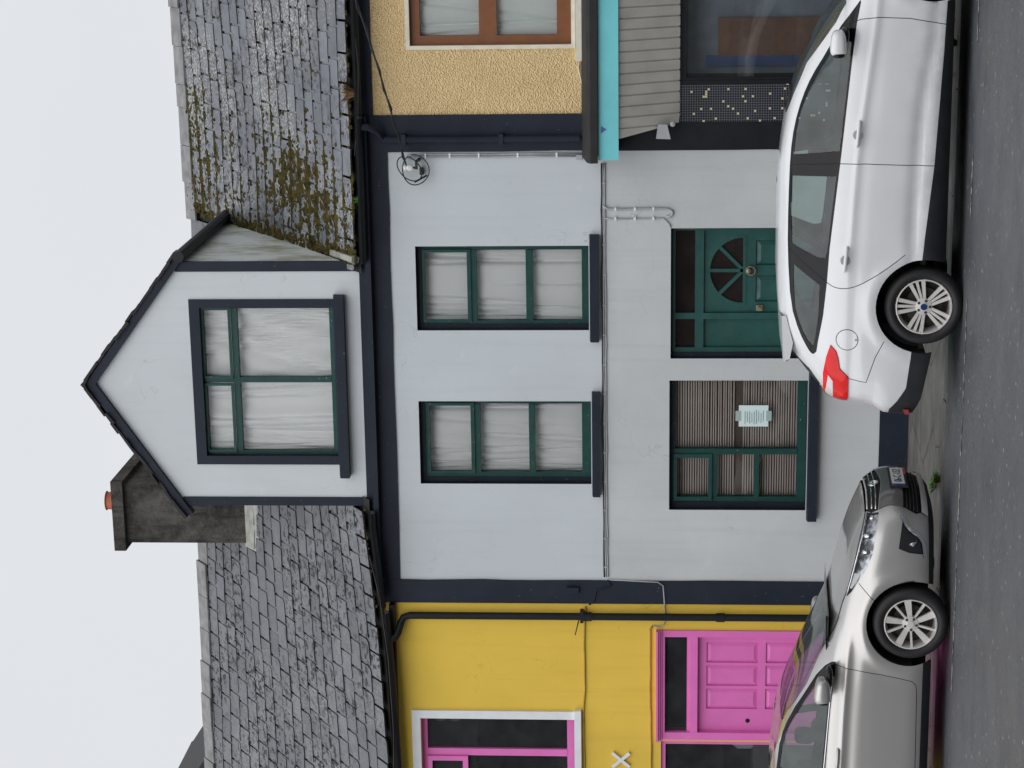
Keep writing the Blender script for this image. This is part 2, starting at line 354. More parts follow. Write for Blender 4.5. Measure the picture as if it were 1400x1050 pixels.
# ------------------------------------------------------------------ facade pieces
def facade(mb, x0, x1, z0, z1, holes, y=0., depth=.24):
    xs = sorted({x0, x1, *[h[0] for h in holes], *[h[1] for h in holes]}); zs = sorted({z0, z1, *[h[2] for h in holes], *[h[3] for h in holes]})
    xs = [a for a in xs if x0 <= a <= x1]; zs = [a for a in zs if z0 <= a <= z1]
    for a, b in zip(xs, xs[1:]):
        for c, d in zip(zs, zs[1:]):
            m, n = (a+b)/2, (c+d)/2
            if any(h[0] < m < h[1] and h[2] < n < h[3] for h in holes): continue
            mb.quad((a, y, c), (b, y, c), (b, y, d), (a, y, d))
    return mb
def reveal(mb, h, y0=0., y1=.24):
    a, b, c, d = h
    mb.quad((a, y0, c), (a, y0, d), (a, y1, d), (a, y1, c)); mb.quad((b, y0, d), (b, y0, c), (b, y1, c), (b, y1, d))
    mb.quad((a, y0, d), (b, y0, d), (b, y1, d), (a, y1, d)); mb.quad((b, y0, c), (a, y0, c), (a, y1, c), (b, y1, c))
    return mb
def ring(mb, x0, x1, z0, z1, l, r, t, b, y0, y1):
    """four butted members of a rectangular frame"""
    mb.box(x0, x1, y0, y1, z1-t, z1); mb.box(x0, x1, y0, y1, z0, z0+b)
    mb.box(x0, x0+l, y0, y1, z0+b, z1-t); mb.box(x1-r, x1, y0, y1, z0+b, z1-t); return mb
def pane(win, x0, x1, z0, z1, y, mat='window_glass'):
    mb = MB(); mb.quad((x0-.006, y, z0-.006), (x1+.006, y, z0-.006), (x1+.006, y, z1+.006), (x0-.006, y, z1+.006)); return mb.build('pane', mat, win)
def curtain(x0, x1, z0, z1, y, label, seed, mat='curtain_cloth', amp=.018, folds=9, skew=.12, group=None):
    """hanging cloth: broad waves and narrow deep creases that lean and drift"""
    rr = random.Random(seed); nx, nz = 230, 16; W = x1-x0; V = []
    wav = [(rr.uniform(1.5, 4.5), rr.uniform(0, 6.28), rr.uniform(-skew, skew)*2, rr.uniform(.4, 1)) for _ in range(4)]
    cre = []
    for i in range(int(folds*2.8)):
        cre.append((rr.uniform(-.15, 1.15), rr.gauss(0, skew), rr.uniform(-.12, .12)*skew*4, rr.uniform(.005, .024)/max(W, .5), rr.uniform(.02, .06), rr.uniform(-.6, .4), rr.uniform(.5, 1.6)))
    for j in range(nz+1):
        t = j/nz
        for i in range(nx+1):
            q = i/nx; d = sum(a*math.sin(6.283*f*(q+k*t)+p) for f, p, k, a in wav)*amp*.5
            for c, k, k2, w_, dp, t0, t1 in cre:
                if t0 < t < t1:
                    e = (q-c-k*t-k2*t*t)/w_
                    if abs(e) < 5: d += dp*math.exp(-abs(e)**1.3)*min(1, (t-t0)*4, (t1-t)*4)
            V.append((x0+W*q, max(y-.045, y+d), z1+(z0-z1)*t))
    F = [(j*(nx+1)+i, j*(nx+1)+i+1, (j+1)*(nx+1)+i+1, (j+1)*(nx+1)+i) for j in range(nz) for i in range(nx)]
    mb = MB(); mb.v = V; mb.f = F; o = mb.build('curtain', mat, None, True); return tag(o, label, 'curtain', group)

# ================================================================== WHITE HOUSE
WX0, WX1 = -7.815, -2.52
house = thing('terraced_house', 'pale grey rendered terraced house with navy bands, green joinery and a gabled dormer', 'house', (-5.17, 0, 0))
hA = (-4.785, -3.888, 3.34, 5.145); hB = (-6.468, -5.555, 3.325, 5.155); hD = (-5.09, -3.709, .03, 2.49); hG = (-6.75, -5.327, 1.055, 2.50)
BL, BR = -7.552, -2.90        # inner edges of the side bands
SPL = 3.185                    # paint line between storeys
mb = facade(MB(), BL-.04, BR+.04, SPL, 5.44, [hA, hB]); mb.build('upper_wall', 'wall_upper_paint', house)
mb = facade(MB(), BL-.04, BR+.04, .26, SPL, [hD, hG], y=-.006); mb.quad((BL, -.006, SPL), (BR, -.006, SPL), (BR, 0, SPL), (BL, 0, SPL)); mb.build('lower_wall', 'wall_lower_paint', house)
mb = MB()
for h in (hA, hB, hD, hG): reveal(mb, h, .0 if h[2] > 3 else -.006)
mb.build('window_reveal', 'navy_paint', house)
mb = MB(); mb.box(hD[0], hD[1], -.10, .3, -.05, .12); mb.build('doorstep', 'kerb_concrete', house)
mb = MB(); mb.box(WX0, WX0+.1, .2, 7, 0, 5.6); mb.box(WX1-.1, WX1, .2, 7, 0, 5.6); mb.box(WX0, WX1, 6.8, 7, 0, 5.6); mb.box(WX0+.1, WX1-.1, .25, 6.8, 2.95, 3.1); mb.box(WX0+.1, WX1-.1, .25, 6.8, 5.5, 5.6)
mb.build('inner_wall', 'room_plaster', house)

def wavy(x0, x1, z0, z1, y0, y1, edges, step=.3, amp=.0028):
    """box whose named edges (l r t b) wander a little, like a band painted by hand"""
    r3 = random.Random(int((x0+z0)*1000)); P = []; J = lambda e: r3.gauss(0, amp) if e in edges else 0.
    nz_ = max(1, int((z1-z0)/step)); nx_ = max(1, int((x1-x0)/step))
    P += [(x0+(x1-x0)*i/nx_, z0+J('b')) for i in range(nx_)]; P += [(x1+J('r'), z0+(z1-z0)*i/nz_) for i in range(nz_)]
    P += [(x1+(x0-x1)*i/nx_, z1+J('t')) for i in range(nx_)]; P += [(x0+J('l'), z1+(z0-z1)*i/nz_) for i in range(nz_)]
    return MB().prism([(a, y0, b) for a, b in P], (0, y1-y0, 0))
def sash(h, panes, fr, yf, sill, label_open=None, border=(.045, .012, .05, .0), parent=house, sillmat='navy_paint', fmat='green_paint', bmat='navy_paint'):
    """window part: navy lining, green frame with bars, panes, sill"""
    x0, x1, z0, z1 = h; l, r, t, b = border
    mb = MB(); gx0 = min(p[0] for p in panes); gx1 = max(p[1] for p in panes); gz0 = min(p[2] for p in panes); gz1 = max(p[3] for p in panes)
    a0, a1, c0, c1 = x0+l, x1-r, z0+b, z1-t
    ring(mb, a0, a1, c0, c1, gx0-a0, a1-gx1, c1-gz1, gz0-c0, yf, yf+.07)
    win = mb.build('window', fmat, parent)
    mb = MB(); ring(mb, x0, x1, z0, z1, l, r, t, max(b, .002), yf-.012, yf+.08); mb.build('frame', bmat, win)
    if sill:
        sx0, sx1, sz0, sz1, pr = sill; mb = MB()
        mb.prism([(sx0, yf+.0, sz1-.0), (sx0, -pr, sz1-.022), (sx0, -pr, sz0), (sx0, 0.003, sz0), (sx0, .003, sz0+.02), (sx0, yf, sz0+.02)], (sx1-sx0, 0, 0)); mb.build('sill', sillmat, win)
    return win
def bars(win, lst, y0, y1, mat='green_paint'):
    for x0, x1, z0, z1 in lst: mb = MB(); mb.box(x0, x1, y0, y1, z0, z1); mb.build('glazing_bar', mat, win)
wavy(WX0, BL, .30, 5.71, -.022, .2, 'r').build('corner_band', 'navy_paint', house)
wavy(BR, WX1, .30, 5.71, -.022, .2, 'l').build('corner_band', 'navy_paint', house)
wavy(BL-.04, BR+.04, 5.405, 5.70, -.020, .2, 'b').build('eaves_band', 'navy_paint', house)
for a, b in ((WX0, hD[0]), (hD[1], WX1)): wavy(a, b, -.05, .302, -.03, .2, 't').build('plinth', 'navy_paint', house)
YF = .10
# upstairs windows
PA = [(-4.70, -3.945, 4.60, 5.07), (-4.70, -3.945, 4.0, 4.515), (-4.70, -3.945, 3.415, 3.925)]
wA = sash(hA, PA, .03, YF, (-4.90, -3.766, 3.235, 3.345, .075), border=(.05, .012, .052, .0))
bars(wA, [(-4.70, -3.945, 4.515, 4.60), (-4.70, -3.945, 3.925, 4.0)], YF-.012, YF+.06)
mb = MB(); ring(mb, -4.712, -3.937, 4.575, 5.085, .03, .03, .03, .04, YF-.028, YF-.012); mb.build('casement', 'green_paint', wA)
for p in PA: pane(wA, *p, YF+.035)
PB = [(-6.365, -5.605, 4.595, 5.055), (-6.365, -5.605, 3.99, 4.51), (-6.365, -5.605, 3.425, 3.925)]
wB = sash(hB, PB, .03, YF, (-6.592, -5.446, 3.23, 3.33, .075), border=(.05, .016, .056, .0))
bars(wB, [(-6.365, -5.605, 4.51, 4.595), (-6.365, -5.605, 3.925, 3.99)], YF-.012, YF+.06)
mb = MB(); ring(mb, -6.378, -5.593, 4.57, 5.068, .03, .03, .02, .04, YF-.028, YF-.012); mb.build('casement', 'green_paint', wB)
for p in PB: pane(wB, *p, YF+.035)
curtain(-4.76, -3.90, 3.38, 5.11, YF+.105, 'white gathered curtain hanging in the upstairs window above the green door', 11, folds=8, skew=.05)
curtain(-6.44, -5.57, 3.38, 5.11, YF+.115, 'white gathered curtain hanging in the upstairs window above the striped blind', 23, folds=8, skew=.14)
# ground-floor window with blind and note
PG = [(-6.10, -5.355, 1.15, 2.44), (-6.63, -6.195, 2.085, 2.415), (-6.635, -6.16, 1.60, 1.99), (-6.635, -6.16, 1.15, 1.545)]
wG = sash(hG, PG, .03, YF, (-6.852, -5.215, .945, 1.06, .09), border=(.06, .012, .05, .0))
bars(wG, [(-6.16, -6.10, 1.15, 2.44)], YF-.010, YF+.065)
bars(wG, [(-6.635, -6.16, 1.545, 1.60), (-6.635, -6.16, 1.99, 2.04)], YF-.006, YF+.06)
mb = MB(); ring(mb, -6.672, -6.155, 2.045, 2.452, .042, .04, .037, .04, YF-.03, YF-.010); mb.build('casement', 'green_paint', wG)
for p in PG: pane(wG, *p, YF+.035)
mb = MB(); z = 1.10; i = 0
while z < 2.47:
    if not (1.735 < z < 1.80):
        tl = rnd.uniform(-.35, .35); s = .0115 if z < 2.15 else .0125
        mb.prism([(-6.70, YF+.12, z-s*.6), (-6.70, YF+.128, z-s*.6), (-6.70, YF+.135, z+s*.6), (-6.70, YF+.127, z+s*.6)], (1.36, .004*rnd.uniform(-1, 1), .010*tl))
    z += .0265; i += 1
o = mb.build('window_blind', 'blind_slat'); MB().quad((-6.73, YF+.16, 1.07), (-5.34, YF+.16, 1.07), (-5.34, YF+.16, 2.49), (-6.73, YF+.16, 2.49)).build('blind_lining', 'blind_brown', o); tag(o, 'beige slatted blind drawn behind the ground floor green framed window', 'blind')
note = thing('paper_note', 'pale paper note taped inside the window with the striped blind', 'note', (-5.745, YF+.03, 1.46))
mb = MB(); mb.box(-5.862, -5.63, YF+.020, YF+.022, 1.455, 1.765); mb.build('sheet', 'paper', note)
mb = MB(); mb.box(-5.80, -5.69, YF+.017, YF+.0195, 1.742, 1.80); mb.box(-5.80, -5.69, YF+.017, YF+.0195, 1.42, 1.478); mb.build('tape', 'tape', note)
mb = MB()
for j in range(9):
    z = 1.70-j*.024; a = rnd.uniform(.02, .06); b_ = rnd.uniform(.03, .10); mb.box(-5.862+a, -5.63-b_, YF+.0165, YF+.0185, z-.0018, z+.0018)
mb.build('scribble', 'ink', note)
# green front door
YD = .13
mb = MB(); x0, x1, z0, z1 = hD
ring(mb, x0+.045, x1-.010, .125, z1-.02, .05, .03, .03, .03, YD-.03, YD+.07)
mb.box(-4.69, -4.625, YD-.03, YD+.06, .155, 2.44); mb.box(x0+.095, -4.69, YD-.03, YD+.06, 2.145, 2.235); mb.box(-4.625, x1-.04, YD-.03, YD+.06, 2.145, 2.235)
frame = mb.build('door_frame', 'green_door_paint', house)
mb = MB(); mb.box(x0+.001, x0+.045, YD-.05, YD+.08, .12, z1-.001); mb.box(x0+.045, x1-.001, YD-.05, YD+.08, z1-.02, z1-.001); mb.build('lining', 'navy_paint', frame)
for a, b in ((-4.995, -4.69), (-4.625, -3.749)): mb = MB(); mb.quad((a, YD+.02, 2.235), (b, YD+.02, 2.235), (b, YD+.02, 2.44), (a, YD+.02, 2.44)); mb.build('transom_pane', 'fanlight_glass', frame)
mb = MB(); mb.box(-4.995, -4.69, YD+.012, YD+.04, .155, 2.145); mb.build('side_panel', 'green_door_paint', frame)
# leaf with a semicircular light: built from a ring of quads around the half disc
DX0, DX1, DZ0, DZ1 = -4.622, -3.752, .135, 2.142
cx, cz, rr_ = -4.18, 1.735, .345
mb = MB(); N = 24
arc = [(cx+rr_*math.cos(math.pi*i/N), cz+rr_*math.sin(math.pi*i/N)) for i in range(N+1)]
def outer(p):
    dx, dz = p[0]-cx, p[1]-cz; t = min([((DX1-cx)/dx if dx > 1e-6 else 9e9), ((DX0-cx)/dx if dx < -1e-6 else 9e9), ((DZ1-cz)/dz if dz > 1e-6 else 9e9)]); return (cx+dx*t, cz+dz*t)
cor = [math.atan2(DZ1-cz, DX1-cx), math.atan2(DZ1-cz, DX0-cx)]
ang = sorted(set([math.pi*i/N for i in range(N+1)]+cor))
pts = [(cx+rr_*math.cos(a), cz+rr_*math.sin(a)) for a in ang]
for p, q in zip(pts, pts[1:]):
    po, qo = outer(p), outer(q)
    mb.quad((q[0], YD, q[1]), (p[0], YD, p[1]), (po[0], YD, po[1]), (qo[0], YD, qo[1])); mb.quad((p[0], YD, p[1]), (q[0], YD, q[1]), (q[0], YD+.03, q[1]), (p[0], YD+.03, p[1]))
pan = [(DX0+.11, -4.235, .80, 1.605), (-4.125, DX1-.11, .80, 1.605), (DX0+.11, -4.235, .28, .68), (-4.125, DX1-.11, .28, .68)]
facade(mb, DX0, DX1, DZ0, cz, pan, y=YD)
for h in pan: reveal(mb, h, YD, YD+.02)
leaf = mb.build('door', 'green_door_paint', house)
for h in pan:
    a, b, c, d = h; i_ = .05; mb = MB()
    for q in (((a, YD+.02, c), (b, YD+.02, c), (b-i_, YD+.002, c+i_), (a+i_, YD+.002, c+i_)), ((a, YD+.02, d), (a+i_, YD+.002, d-i_), (b-i_, YD+.002, d-i_), (b, YD+.02, d)), ((a, YD+.02, c), (a+i_, YD+.002, c+i_), (a+i_, YD+.002, d-i_), (a, YD+.02, d)), ((b, YD+.02, c), (b, YD+.02, d), (b-i_, YD+.002, d-i_), (b-i_, YD+.002, c+i_)), ((a+i_, YD+.002, c+i_), (b-i_, YD+.002, c+i_), (b-i_, YD+.002, d-i_), (a+i_, YD+.002, d-i_))): mb.quad(*q)
    mb.build('panel', 'green_door_paint', leaf)
mb = MB(); mb.poly([(p[0], YD+.026, p[1]) for p in arc]); mb.build('fanlight_pane', 'fanlight_glass', leaf)
for a in (45, 90, 135):
    d = Vector((math.cos(R(a)), 0, math.sin(R(a)))); n_ = Vector((-d.z, 0, d.x))*.018; p0 = Vector((cx, YD-.002, cz)); p1 = p0+d*(rr_+.004)
    mb = MB(); mb.prism([p0-n_, p0+n_, p1+n_, p1-n_], (0, .024, 0)); mb.build('glazing_bar', 'green_door_paint', leaf)
mb = MB(); mb.box(cx-rr_-.02, cx+rr_+.02, YD-.006, YD+.024, cz-.03, cz+.004); mb.build('fanlight_rail', 'green_door_paint', leaf)
mb = MB(); mb.lathe([(0, -.035), (.028, -.03), (.034, -.012), (.034, 0)], (cx, YD, 1.685), 20); mb.tube([(cx+.045*math.cos(a), YD-.025, 1.66+.05*math.sin(a)) for a in np.linspace(0, 6.283, 17)[:-1]], .009, 6, True); smooth_by_angle(mb.build('knocker', 'brass', leaf))
mb = MB(); mb.box(-4.605, -4.545, YD-.03, YD, 1.535, 1.60); mb.lathe([(0, -.055), (.022, -.055), (.026, -.03), (.026, -.02)], (-4.58, YD, 1.57), 16); mb.build('lock', 'brass', leaf)

# ---- dormer (a part of the house)
DL, DR, DZB = -6.712, -4.045, 5.70
apx, apz = -5.355, 8.665
hW = (-6.16, -4.535, 6.03, 7.455)
mb = MB()
def gable_top(x): return apz+(x-apx)*( (7.655-apz)/(DR-apx) if x > apx else (7.70-apz)/(DL-apx))
xs = sorted([DL, hW[0], apx, hW[1], DR])
for a, b in zip(xs, xs[1:]):
    if hW[0] <= a < hW[1]:
        mb.quad((a, 0, DZB), (b, 0, DZB), (b, 0, hW[2]), (a, 0, hW[2])); mb.quad((a, 0, hW[3]), (b, 0, hW[3]), (b, 0, gable_top(b)), (a, 0, gable_top(a)))
    else: mb.quad((a, 0, DZB), (b, 0, DZB), (b, 0, gable_top(b)), (a, 0, gable_top(a)))
dorm = mb.build('dormer', 'dormer_paint', house)
for X in (DR, DL):
    mb = MB(); zt = gable_top(X)-.02
    mb.prism([(X, .0, DZB-.05), (X, 2.75, zt-.05), (X, 2.75, zt), (X, 0, zt)], (.06 if X == DL else -.06, 0, 0)); mb.build('cheek', 'cheek_paint', dorm)
mb = MB(); mb.box(DR-.10, DR+.004, -.016, .03, DZB, 7.69); mb.build('corner_band', 'navy_paint', dorm)
mb = MB(); mb.box(DL-.004, DL+.09, -.016, .03, DZB, 7.74); mb.build('corner_band', 'navy_paint', dorm)
def slope_pts(x0, z0, x1, z1, th):
    d = Vector((x1-x0, 0, z1-z0)).normalized(); n = Vector((-d.z, 0, d.x)); n = n if n.z > 0 else -n; return d, n*th
EXR, EXL = (-3.985, 7.615), (-6.80, 7.665)
for (ex, ez) in (EXR, EXL):
    d, n = slope_pts(apx, apz, ex, ez, .06); A = Vector((apx, 0, apz+.005)); B = Vector((ex, 0, ez+.02))
    mb = MB(); mb.prism([A+Vector((0, .06, 0)), B+Vector((0, .06, 0)), B+n+Vector((0, .06, 0)), A+Vector((0, .06, .075))], (0, 3.6, 0)); mb.build('dormer_roof', 'slate_dark', dorm)
    mb = MB(); mb.prism([A+Vector((0, -.05, -.06)), B+Vector((0, -.05, -.05)), B+n*.7+Vector((0, -.05, 0)), A+Vector((0, -.05, .05))], (0, .108, 0)); mb.build('verge_board', 'navy_paint', dorm)
    m_ = 15; Ln = (B-A).length
    for i in range(m_):     # lumpy slate edge on the verge
        p = A+d*(Ln*i/m_)+n*(.78+rnd.uniform(-.15, .22))+Vector((0, -.075+rnd.uniform(-.015, .012), 0)); q = d*(Ln/m_*1.18); t = n.normalized()*.028
        mb = MB(); mb.prism([p, p+q+t*rnd.uniform(-.35, .35), p+q+t*1.1, p+t], (0, .17, 0)); mb.build('verge_slate', 'felt_black', dorm)
mb = MB(); mb.prism([(apx-.13, -.085, apz-.02), (apx, -.085, apz+.10), (apx+.13, -.085, apz-.02), (apx, -.085, apz+.05)], (0, 3.7, 0)); mb.build('ridge_roll', 'felt_black', dorm)
mb = MB()   # dormer eaves gutter running back
mb.tube([(-3.975, -.09, 7.63), (-3.965, 1.3, 7.625), (-3.955, 2.75, 7.62)], .062, 10); smooth_by_angle(mb.build('dormer_gutter', 'black_metal', dorm))
mb = MB(); ring(mb, -6.255, -4.443, 5.99, 7.565, .095, .092, .11, .04, -.016, .14)
wD = mb.build('window', 'navy_paint', house)
PD = [(-6.105, -5.395, 7.165, 7.435), (-5.29, -4.57, 7.165, 7.435), (-6.12, -5.362, 6.085, 7.07), (-5.305, -4.555, 6.085, 7.07)]
mb = MB(); ring(mb, -6.16, -4.535, 6.03, 7.455, .04, .02, .02, .055, .06, .13); mb.box(-5.362, -5.305, .055, .125, 6.085, 7.435); mb.box(-6.12, -5.362, .055, .125, 7.07, 7.135); mb.box(-5.305, -4.555, .055, .125, 7.07, 7.135); mb.build('frame', 'green_paint', wD)
for p in PD[:2]: mb = MB(); ring(mb, p[0]-.028, p[1]+.028, 7.137, 7.46, .028, .028, .025, .028, .035, .055); mb.build('casement', 'green_paint', wD)
for p in PD: pane(wD, *p, .09)
mb = MB(); mb.prism([(-6.38, .05, 6.035), (-6.38, -.11, 6.005), (-6.38, -.11, 5.905), (-6.38, .002, 5.905), (-6.38, .002, 5.985), (-6.38, .05, 5.985)], (1.985, 0, 0)); mb.build('sill', 'navy_paint', wD)
curtain(-6.14, -5.34, 6.05, 7.45, .17, 'white curtain gathered in straight folds in the dormer window beside the chimney', 31, folds=7, skew=.06, amp=.03)
curtain(-5.33, -4.545, 6.05, 7.45, .19, 'white curtain pulled slantwise in the dormer window beside the mossy roof', 47, folds=6, skew=.35, amp=.03)
mb = MB(); mb.box(-6.7, -4.06, .35, .37, 5.62, 7.6); mb.build('room_screen', 'room_plaster', dorm)

# ------------------------------------------------------------------ roofs
def lerp_tab(T, x):
    if x <= T[0][0]: return T[0][1]
    for (a, va), (b, vb) in zip(T, T[1:]):
        if x <= b: return va+(vb-va)*(x-a)/(b-a)
    return T[-1][1]
ZE = [(-13, 5.42), (-11.5, 5.49), (-9.7, 5.565), (-8.5, 5.605), (-7.7, 5.66), (-6.9, 5.735), (-3, 5.735), (2, 5.75)]
ZR = [(-13, 8.44), (-11.3, 8.405), (-8.26, 8.335), (-4.2, 8.235), (-1.5, 8.30), (2, 8.36)]
YE, YR = -.16, 3.3
def roof_pt(x, s, lift=0.):
    ze, zr = lerp_tab(ZE, x), lerp_tab(ZR, x); p = Vector((x, YE+(YR-YE)*s, ze+(zr-ze)*s))
    sag = -.035*math.sin(math.pi*s)*(1+.5*math.sin(x*1.7)); n = Vector((0, -(zr-ze), YR-YE)).normalized(); return p+n*(lift+sag)
NC = 20; SW = .325
slate_me = {}
def slate_mesh(mat, k):
    if (mat, k) in slate_me: return slate_me[(mat, k)]
    r2 = random.Random(k*13+5); w_ = SW/2-.013; L = .40; t = .018; mb = MB()
    e = [(-w_, r2.uniform(-.006, .006)), (-w_*.3, r2.uniform(-.008, .008)), (w_*.45, r2.uniform(-.008, .008)), (w_, r2.uniform(-.006, .006))]
    if k % 4 == 3: e[0] = (-w_+.03, .0); e.insert(0, (-w_, .035))
    if k % 5 == 2: e[-1] = (w_-.035, 0); e.append((w_, .03))
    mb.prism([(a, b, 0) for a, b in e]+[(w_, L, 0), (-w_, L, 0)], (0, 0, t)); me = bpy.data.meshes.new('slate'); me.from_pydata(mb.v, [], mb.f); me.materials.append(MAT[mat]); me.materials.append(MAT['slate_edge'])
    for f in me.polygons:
        if f.index > 1: f.material_index = 1      # worn, algae-dark edges; the dark also stands in for course shadows
    slate_me[(mat, k)] = me; return me
def make_roof(parent, x0, x1, mat, seed, visible, skip=None):
    r2 = random.Random(seed); mb = MB(); xs = np.linspace(x0, x1, 14)
    for s0, s1 in zip(np.linspace(0, 1, 9), np.linspace(0, 1, 9)[1:]):
        for a, b in zip(xs, xs[1:]): mb.quad(roof_pt(a, s0, -.045), roof_pt(b, s0, -.045), roof_pt(b, s1, -.045), roof_pt(a, s1, -.045))
    zr0, zr1 = lerp_tab(ZR, x0), lerp_tab(ZR, x1); mb.quad((x0, YR, zr0-.05), (x1, YR, zr1-.05), (x1, 7.1, 5.5), (x0, 7.1, 5.5))
    roof = mb.build('roof', 'roof_deck', parent); rest = MB(); count = 0
    for c in range(NC):
        s = c/NC; lat = random.Random(c); x = -13.2+SW*(.5 if c % 2 else 0)+lat.uniform(-.02, .02)
        while x < x1+SW*.4:
            wsc = lat.uniform(.93, 1.04); xc = x+SW*wsc/2; x += SW*wsc
            if xc < x0 or xc >= x1: continue
            if skip and skip(xc, s): continue
            p = roof_pt(xc, s); ev = (roof_pt(xc, min(1, s+.05))-roof_pt(xc, s)) if s < .95 else (roof_pt(xc, 1)-roof_pt(xc, .95)); ev.normalize()
            ex = (roof_pt(xc+.1, s)-roof_pt(xc-.1, s)).normalized(); en = ex.cross(ev).normalized()
            tilt = -.044+r2.uniform(-.006, .006); ev2 = (ev*math.cos(tilt)+en*math.sin(tilt)).normalized(); rz = r2.uniform(-.007, .007)*(3 if r2.random() < .06 else 1)
            ex2 = (ex*math.cos(rz)+ev2*math.sin(rz)).normalized(); en2 = ex2.cross(ev2).normalized(); ev3 = en2.cross(ex2)
            dv = r2.choice([0, 0, 0, 0, 0, -.02, .012])*r2.random()+r2.uniform(-.004, .004); q = p+ev*dv+en*(.014+r2.uniform(0, .006))
            M4 = Matrix(((ex2.x*wsc, ev3.x, en2.x, q.x), (ex2.y*wsc, ev3.y, en2.y, q.y), (ex2.z*wsc, ev3.z, en2.z, q.z), (0, 0, 0, 1)))
            if c == NC-1: M4 = M4 @ Matrix.Diagonal((1, .62, 1, 1))
            kk = r2.randrange(14)
            if count < 300 and visible(xc, s):
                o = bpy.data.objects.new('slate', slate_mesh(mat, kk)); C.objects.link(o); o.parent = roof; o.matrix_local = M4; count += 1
            else:
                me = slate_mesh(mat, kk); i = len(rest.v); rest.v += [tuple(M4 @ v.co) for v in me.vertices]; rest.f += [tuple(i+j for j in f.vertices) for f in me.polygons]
    if rest.v: o = rest.build('slate_rest', mat, roof); o['kind'] = 'stuff'
    # ridge tiles
    x = x0
    while x < x1-.1:
        L = min(.45, x1-x); z = (lerp_tab(ZR, x)+lerp_tab(ZR, x+L))/2; mb = MB(); dz = rnd.uniform(-.012, .012)
        mb.prism([(x, YR-.20, z-.10+dz), (x, YR, z+.055+dz), (x, YR+.20, z-.10+dz), (x, YR+.19, z-.115+dz), (x, YR, z+.02+dz), (x, YR-.19, z-.115+dz)], (L-.008, 0, 0)); mb.build('ridge_tile', 'ridge_tile', roof); x += L
    return roof
def hid(x, s): return DL-.02 < x < DR+.05
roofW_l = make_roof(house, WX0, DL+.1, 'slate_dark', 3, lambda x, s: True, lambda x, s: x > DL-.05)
def cheek_s(x): return 0
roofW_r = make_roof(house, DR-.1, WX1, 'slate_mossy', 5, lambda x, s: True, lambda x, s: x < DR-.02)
mb = MB(); xs = np.linspace(DL+.1, DR-.1, 6)
for s0, s1 in ((.82, .91), (.91, 1.)):
    for a, b in zip(xs, xs[1:]): mb.quad(roof_pt(a, s0), roof_pt(b, s0), roof_pt(b, s1), roof_pt(a, s1))
mb.quad((DL+.1, YR, 8.23), (DR-.1, YR, 8.19), (DR-.1, 7.1, 5.5), (DL+.1, 7.1, 5.5)); mb.build('roof', 'slate_dark', house)

def moss_clumps(name, parent, spots, seed):
    r2 = random.Random(seed); mb = MB()
    ico = bmesh.new(); bmesh.ops.create_icosphere(ico, subdivisions=1, radius=1); iv = [v.co.copy() for v in ico.verts]; fi = [tuple(v.index for v in f.verts) for f in ico.faces]; ico.free()
    for (p, r) in spots:
        i = len(mb.v); a = r2.uniform(.7, 1.5); b = r2.uniform(.7, 1.3); h = r2.uniform(.45, .9); th = r2.uniform(0, 3.14); c_, s_ = math.cos(th), math.sin(th)
        for v in iv:
            j = r2.uniform(.75, 1.25); X, Y, Z = v.x*a*r*j, v.y*b*r*j, v.z*h*r*j; mb.v.append((p.x+X*c_-Y*s_, p.y+(X*s_+Y*c_)*.8-Z*.3, p.z+(X*s_+Y*c_)*.6+Z*.8))
        mb.f += [tuple(i+q for q in f) for f in fi]
    o = mb.build(name, 'moss', parent, False); o['kind'] = 'stuff'; return o
r2 = random.Random(99); spots = []
def mfield(x, s): return math.sin(x*2.1+1.3)*math.cos(s*9+x)+.6*math.sin(x*5.3+s*17)
while len(spots) < 6000:
    x = r2.uniform(DR-.0, WX1); c = r2.randrange(NC); s = c/NC
    dens = .03+1.0*math.exp(-((x+3.42)/.40)**2-((s-.26)/.20)**2)+.95*math.exp(-((s-.89)/.08)**2)+.10*(math.sin(x*7+s*31) > .2)+.25*math.exp(-((x-DR)/.2)**2)
    if mfield(x, s) < -.5: dens *= .45
    if r2.random() > dens: continue
    s2 = s+ (r2.gauss(0, .006) if r2.random() < .55 else r2.uniform(0, .05)); s2 = max(0, min(1, s2))
    spots.append((roof_pt(x, s2, .022), r2.choice([.008, .012, .016, .022, .03])*r2.uniform(.8, 1.2)*(1.35 if dens > .5 and s < .6 else 1)))
moss_clumps('moss', roofW_r, spots, 1)
# cushions along the cheek valley
spots = []
for i in range(220):
    s = r2.uniform(.02, .76)**1.3; spots.append((roof_pt(DR+abs(r2.gauss(0, .06))+.01, s, .03), r2.uniform(.015, .045)))
moss_clumps('moss', roofW_r, spots, 2)
mb = MB()
pp = [roof_pt(DR+.05, s, .02) for s in np.linspace(-.0, .12, 5)]
mb.tube(pp, .05, 6); mb.build('valley_mortar', 'mortar', roofW_r)
spots = []
for i in range(90):
    x = r2.uniform(WX0, DL); spots.append((roof_pt(x, r2.choice([.0, .05, .1, .3, .6])+r2.gauss(0, .004), .018), r2.uniform(.008, .02)))
moss_clumps('moss', roofW_l, spots, 3)

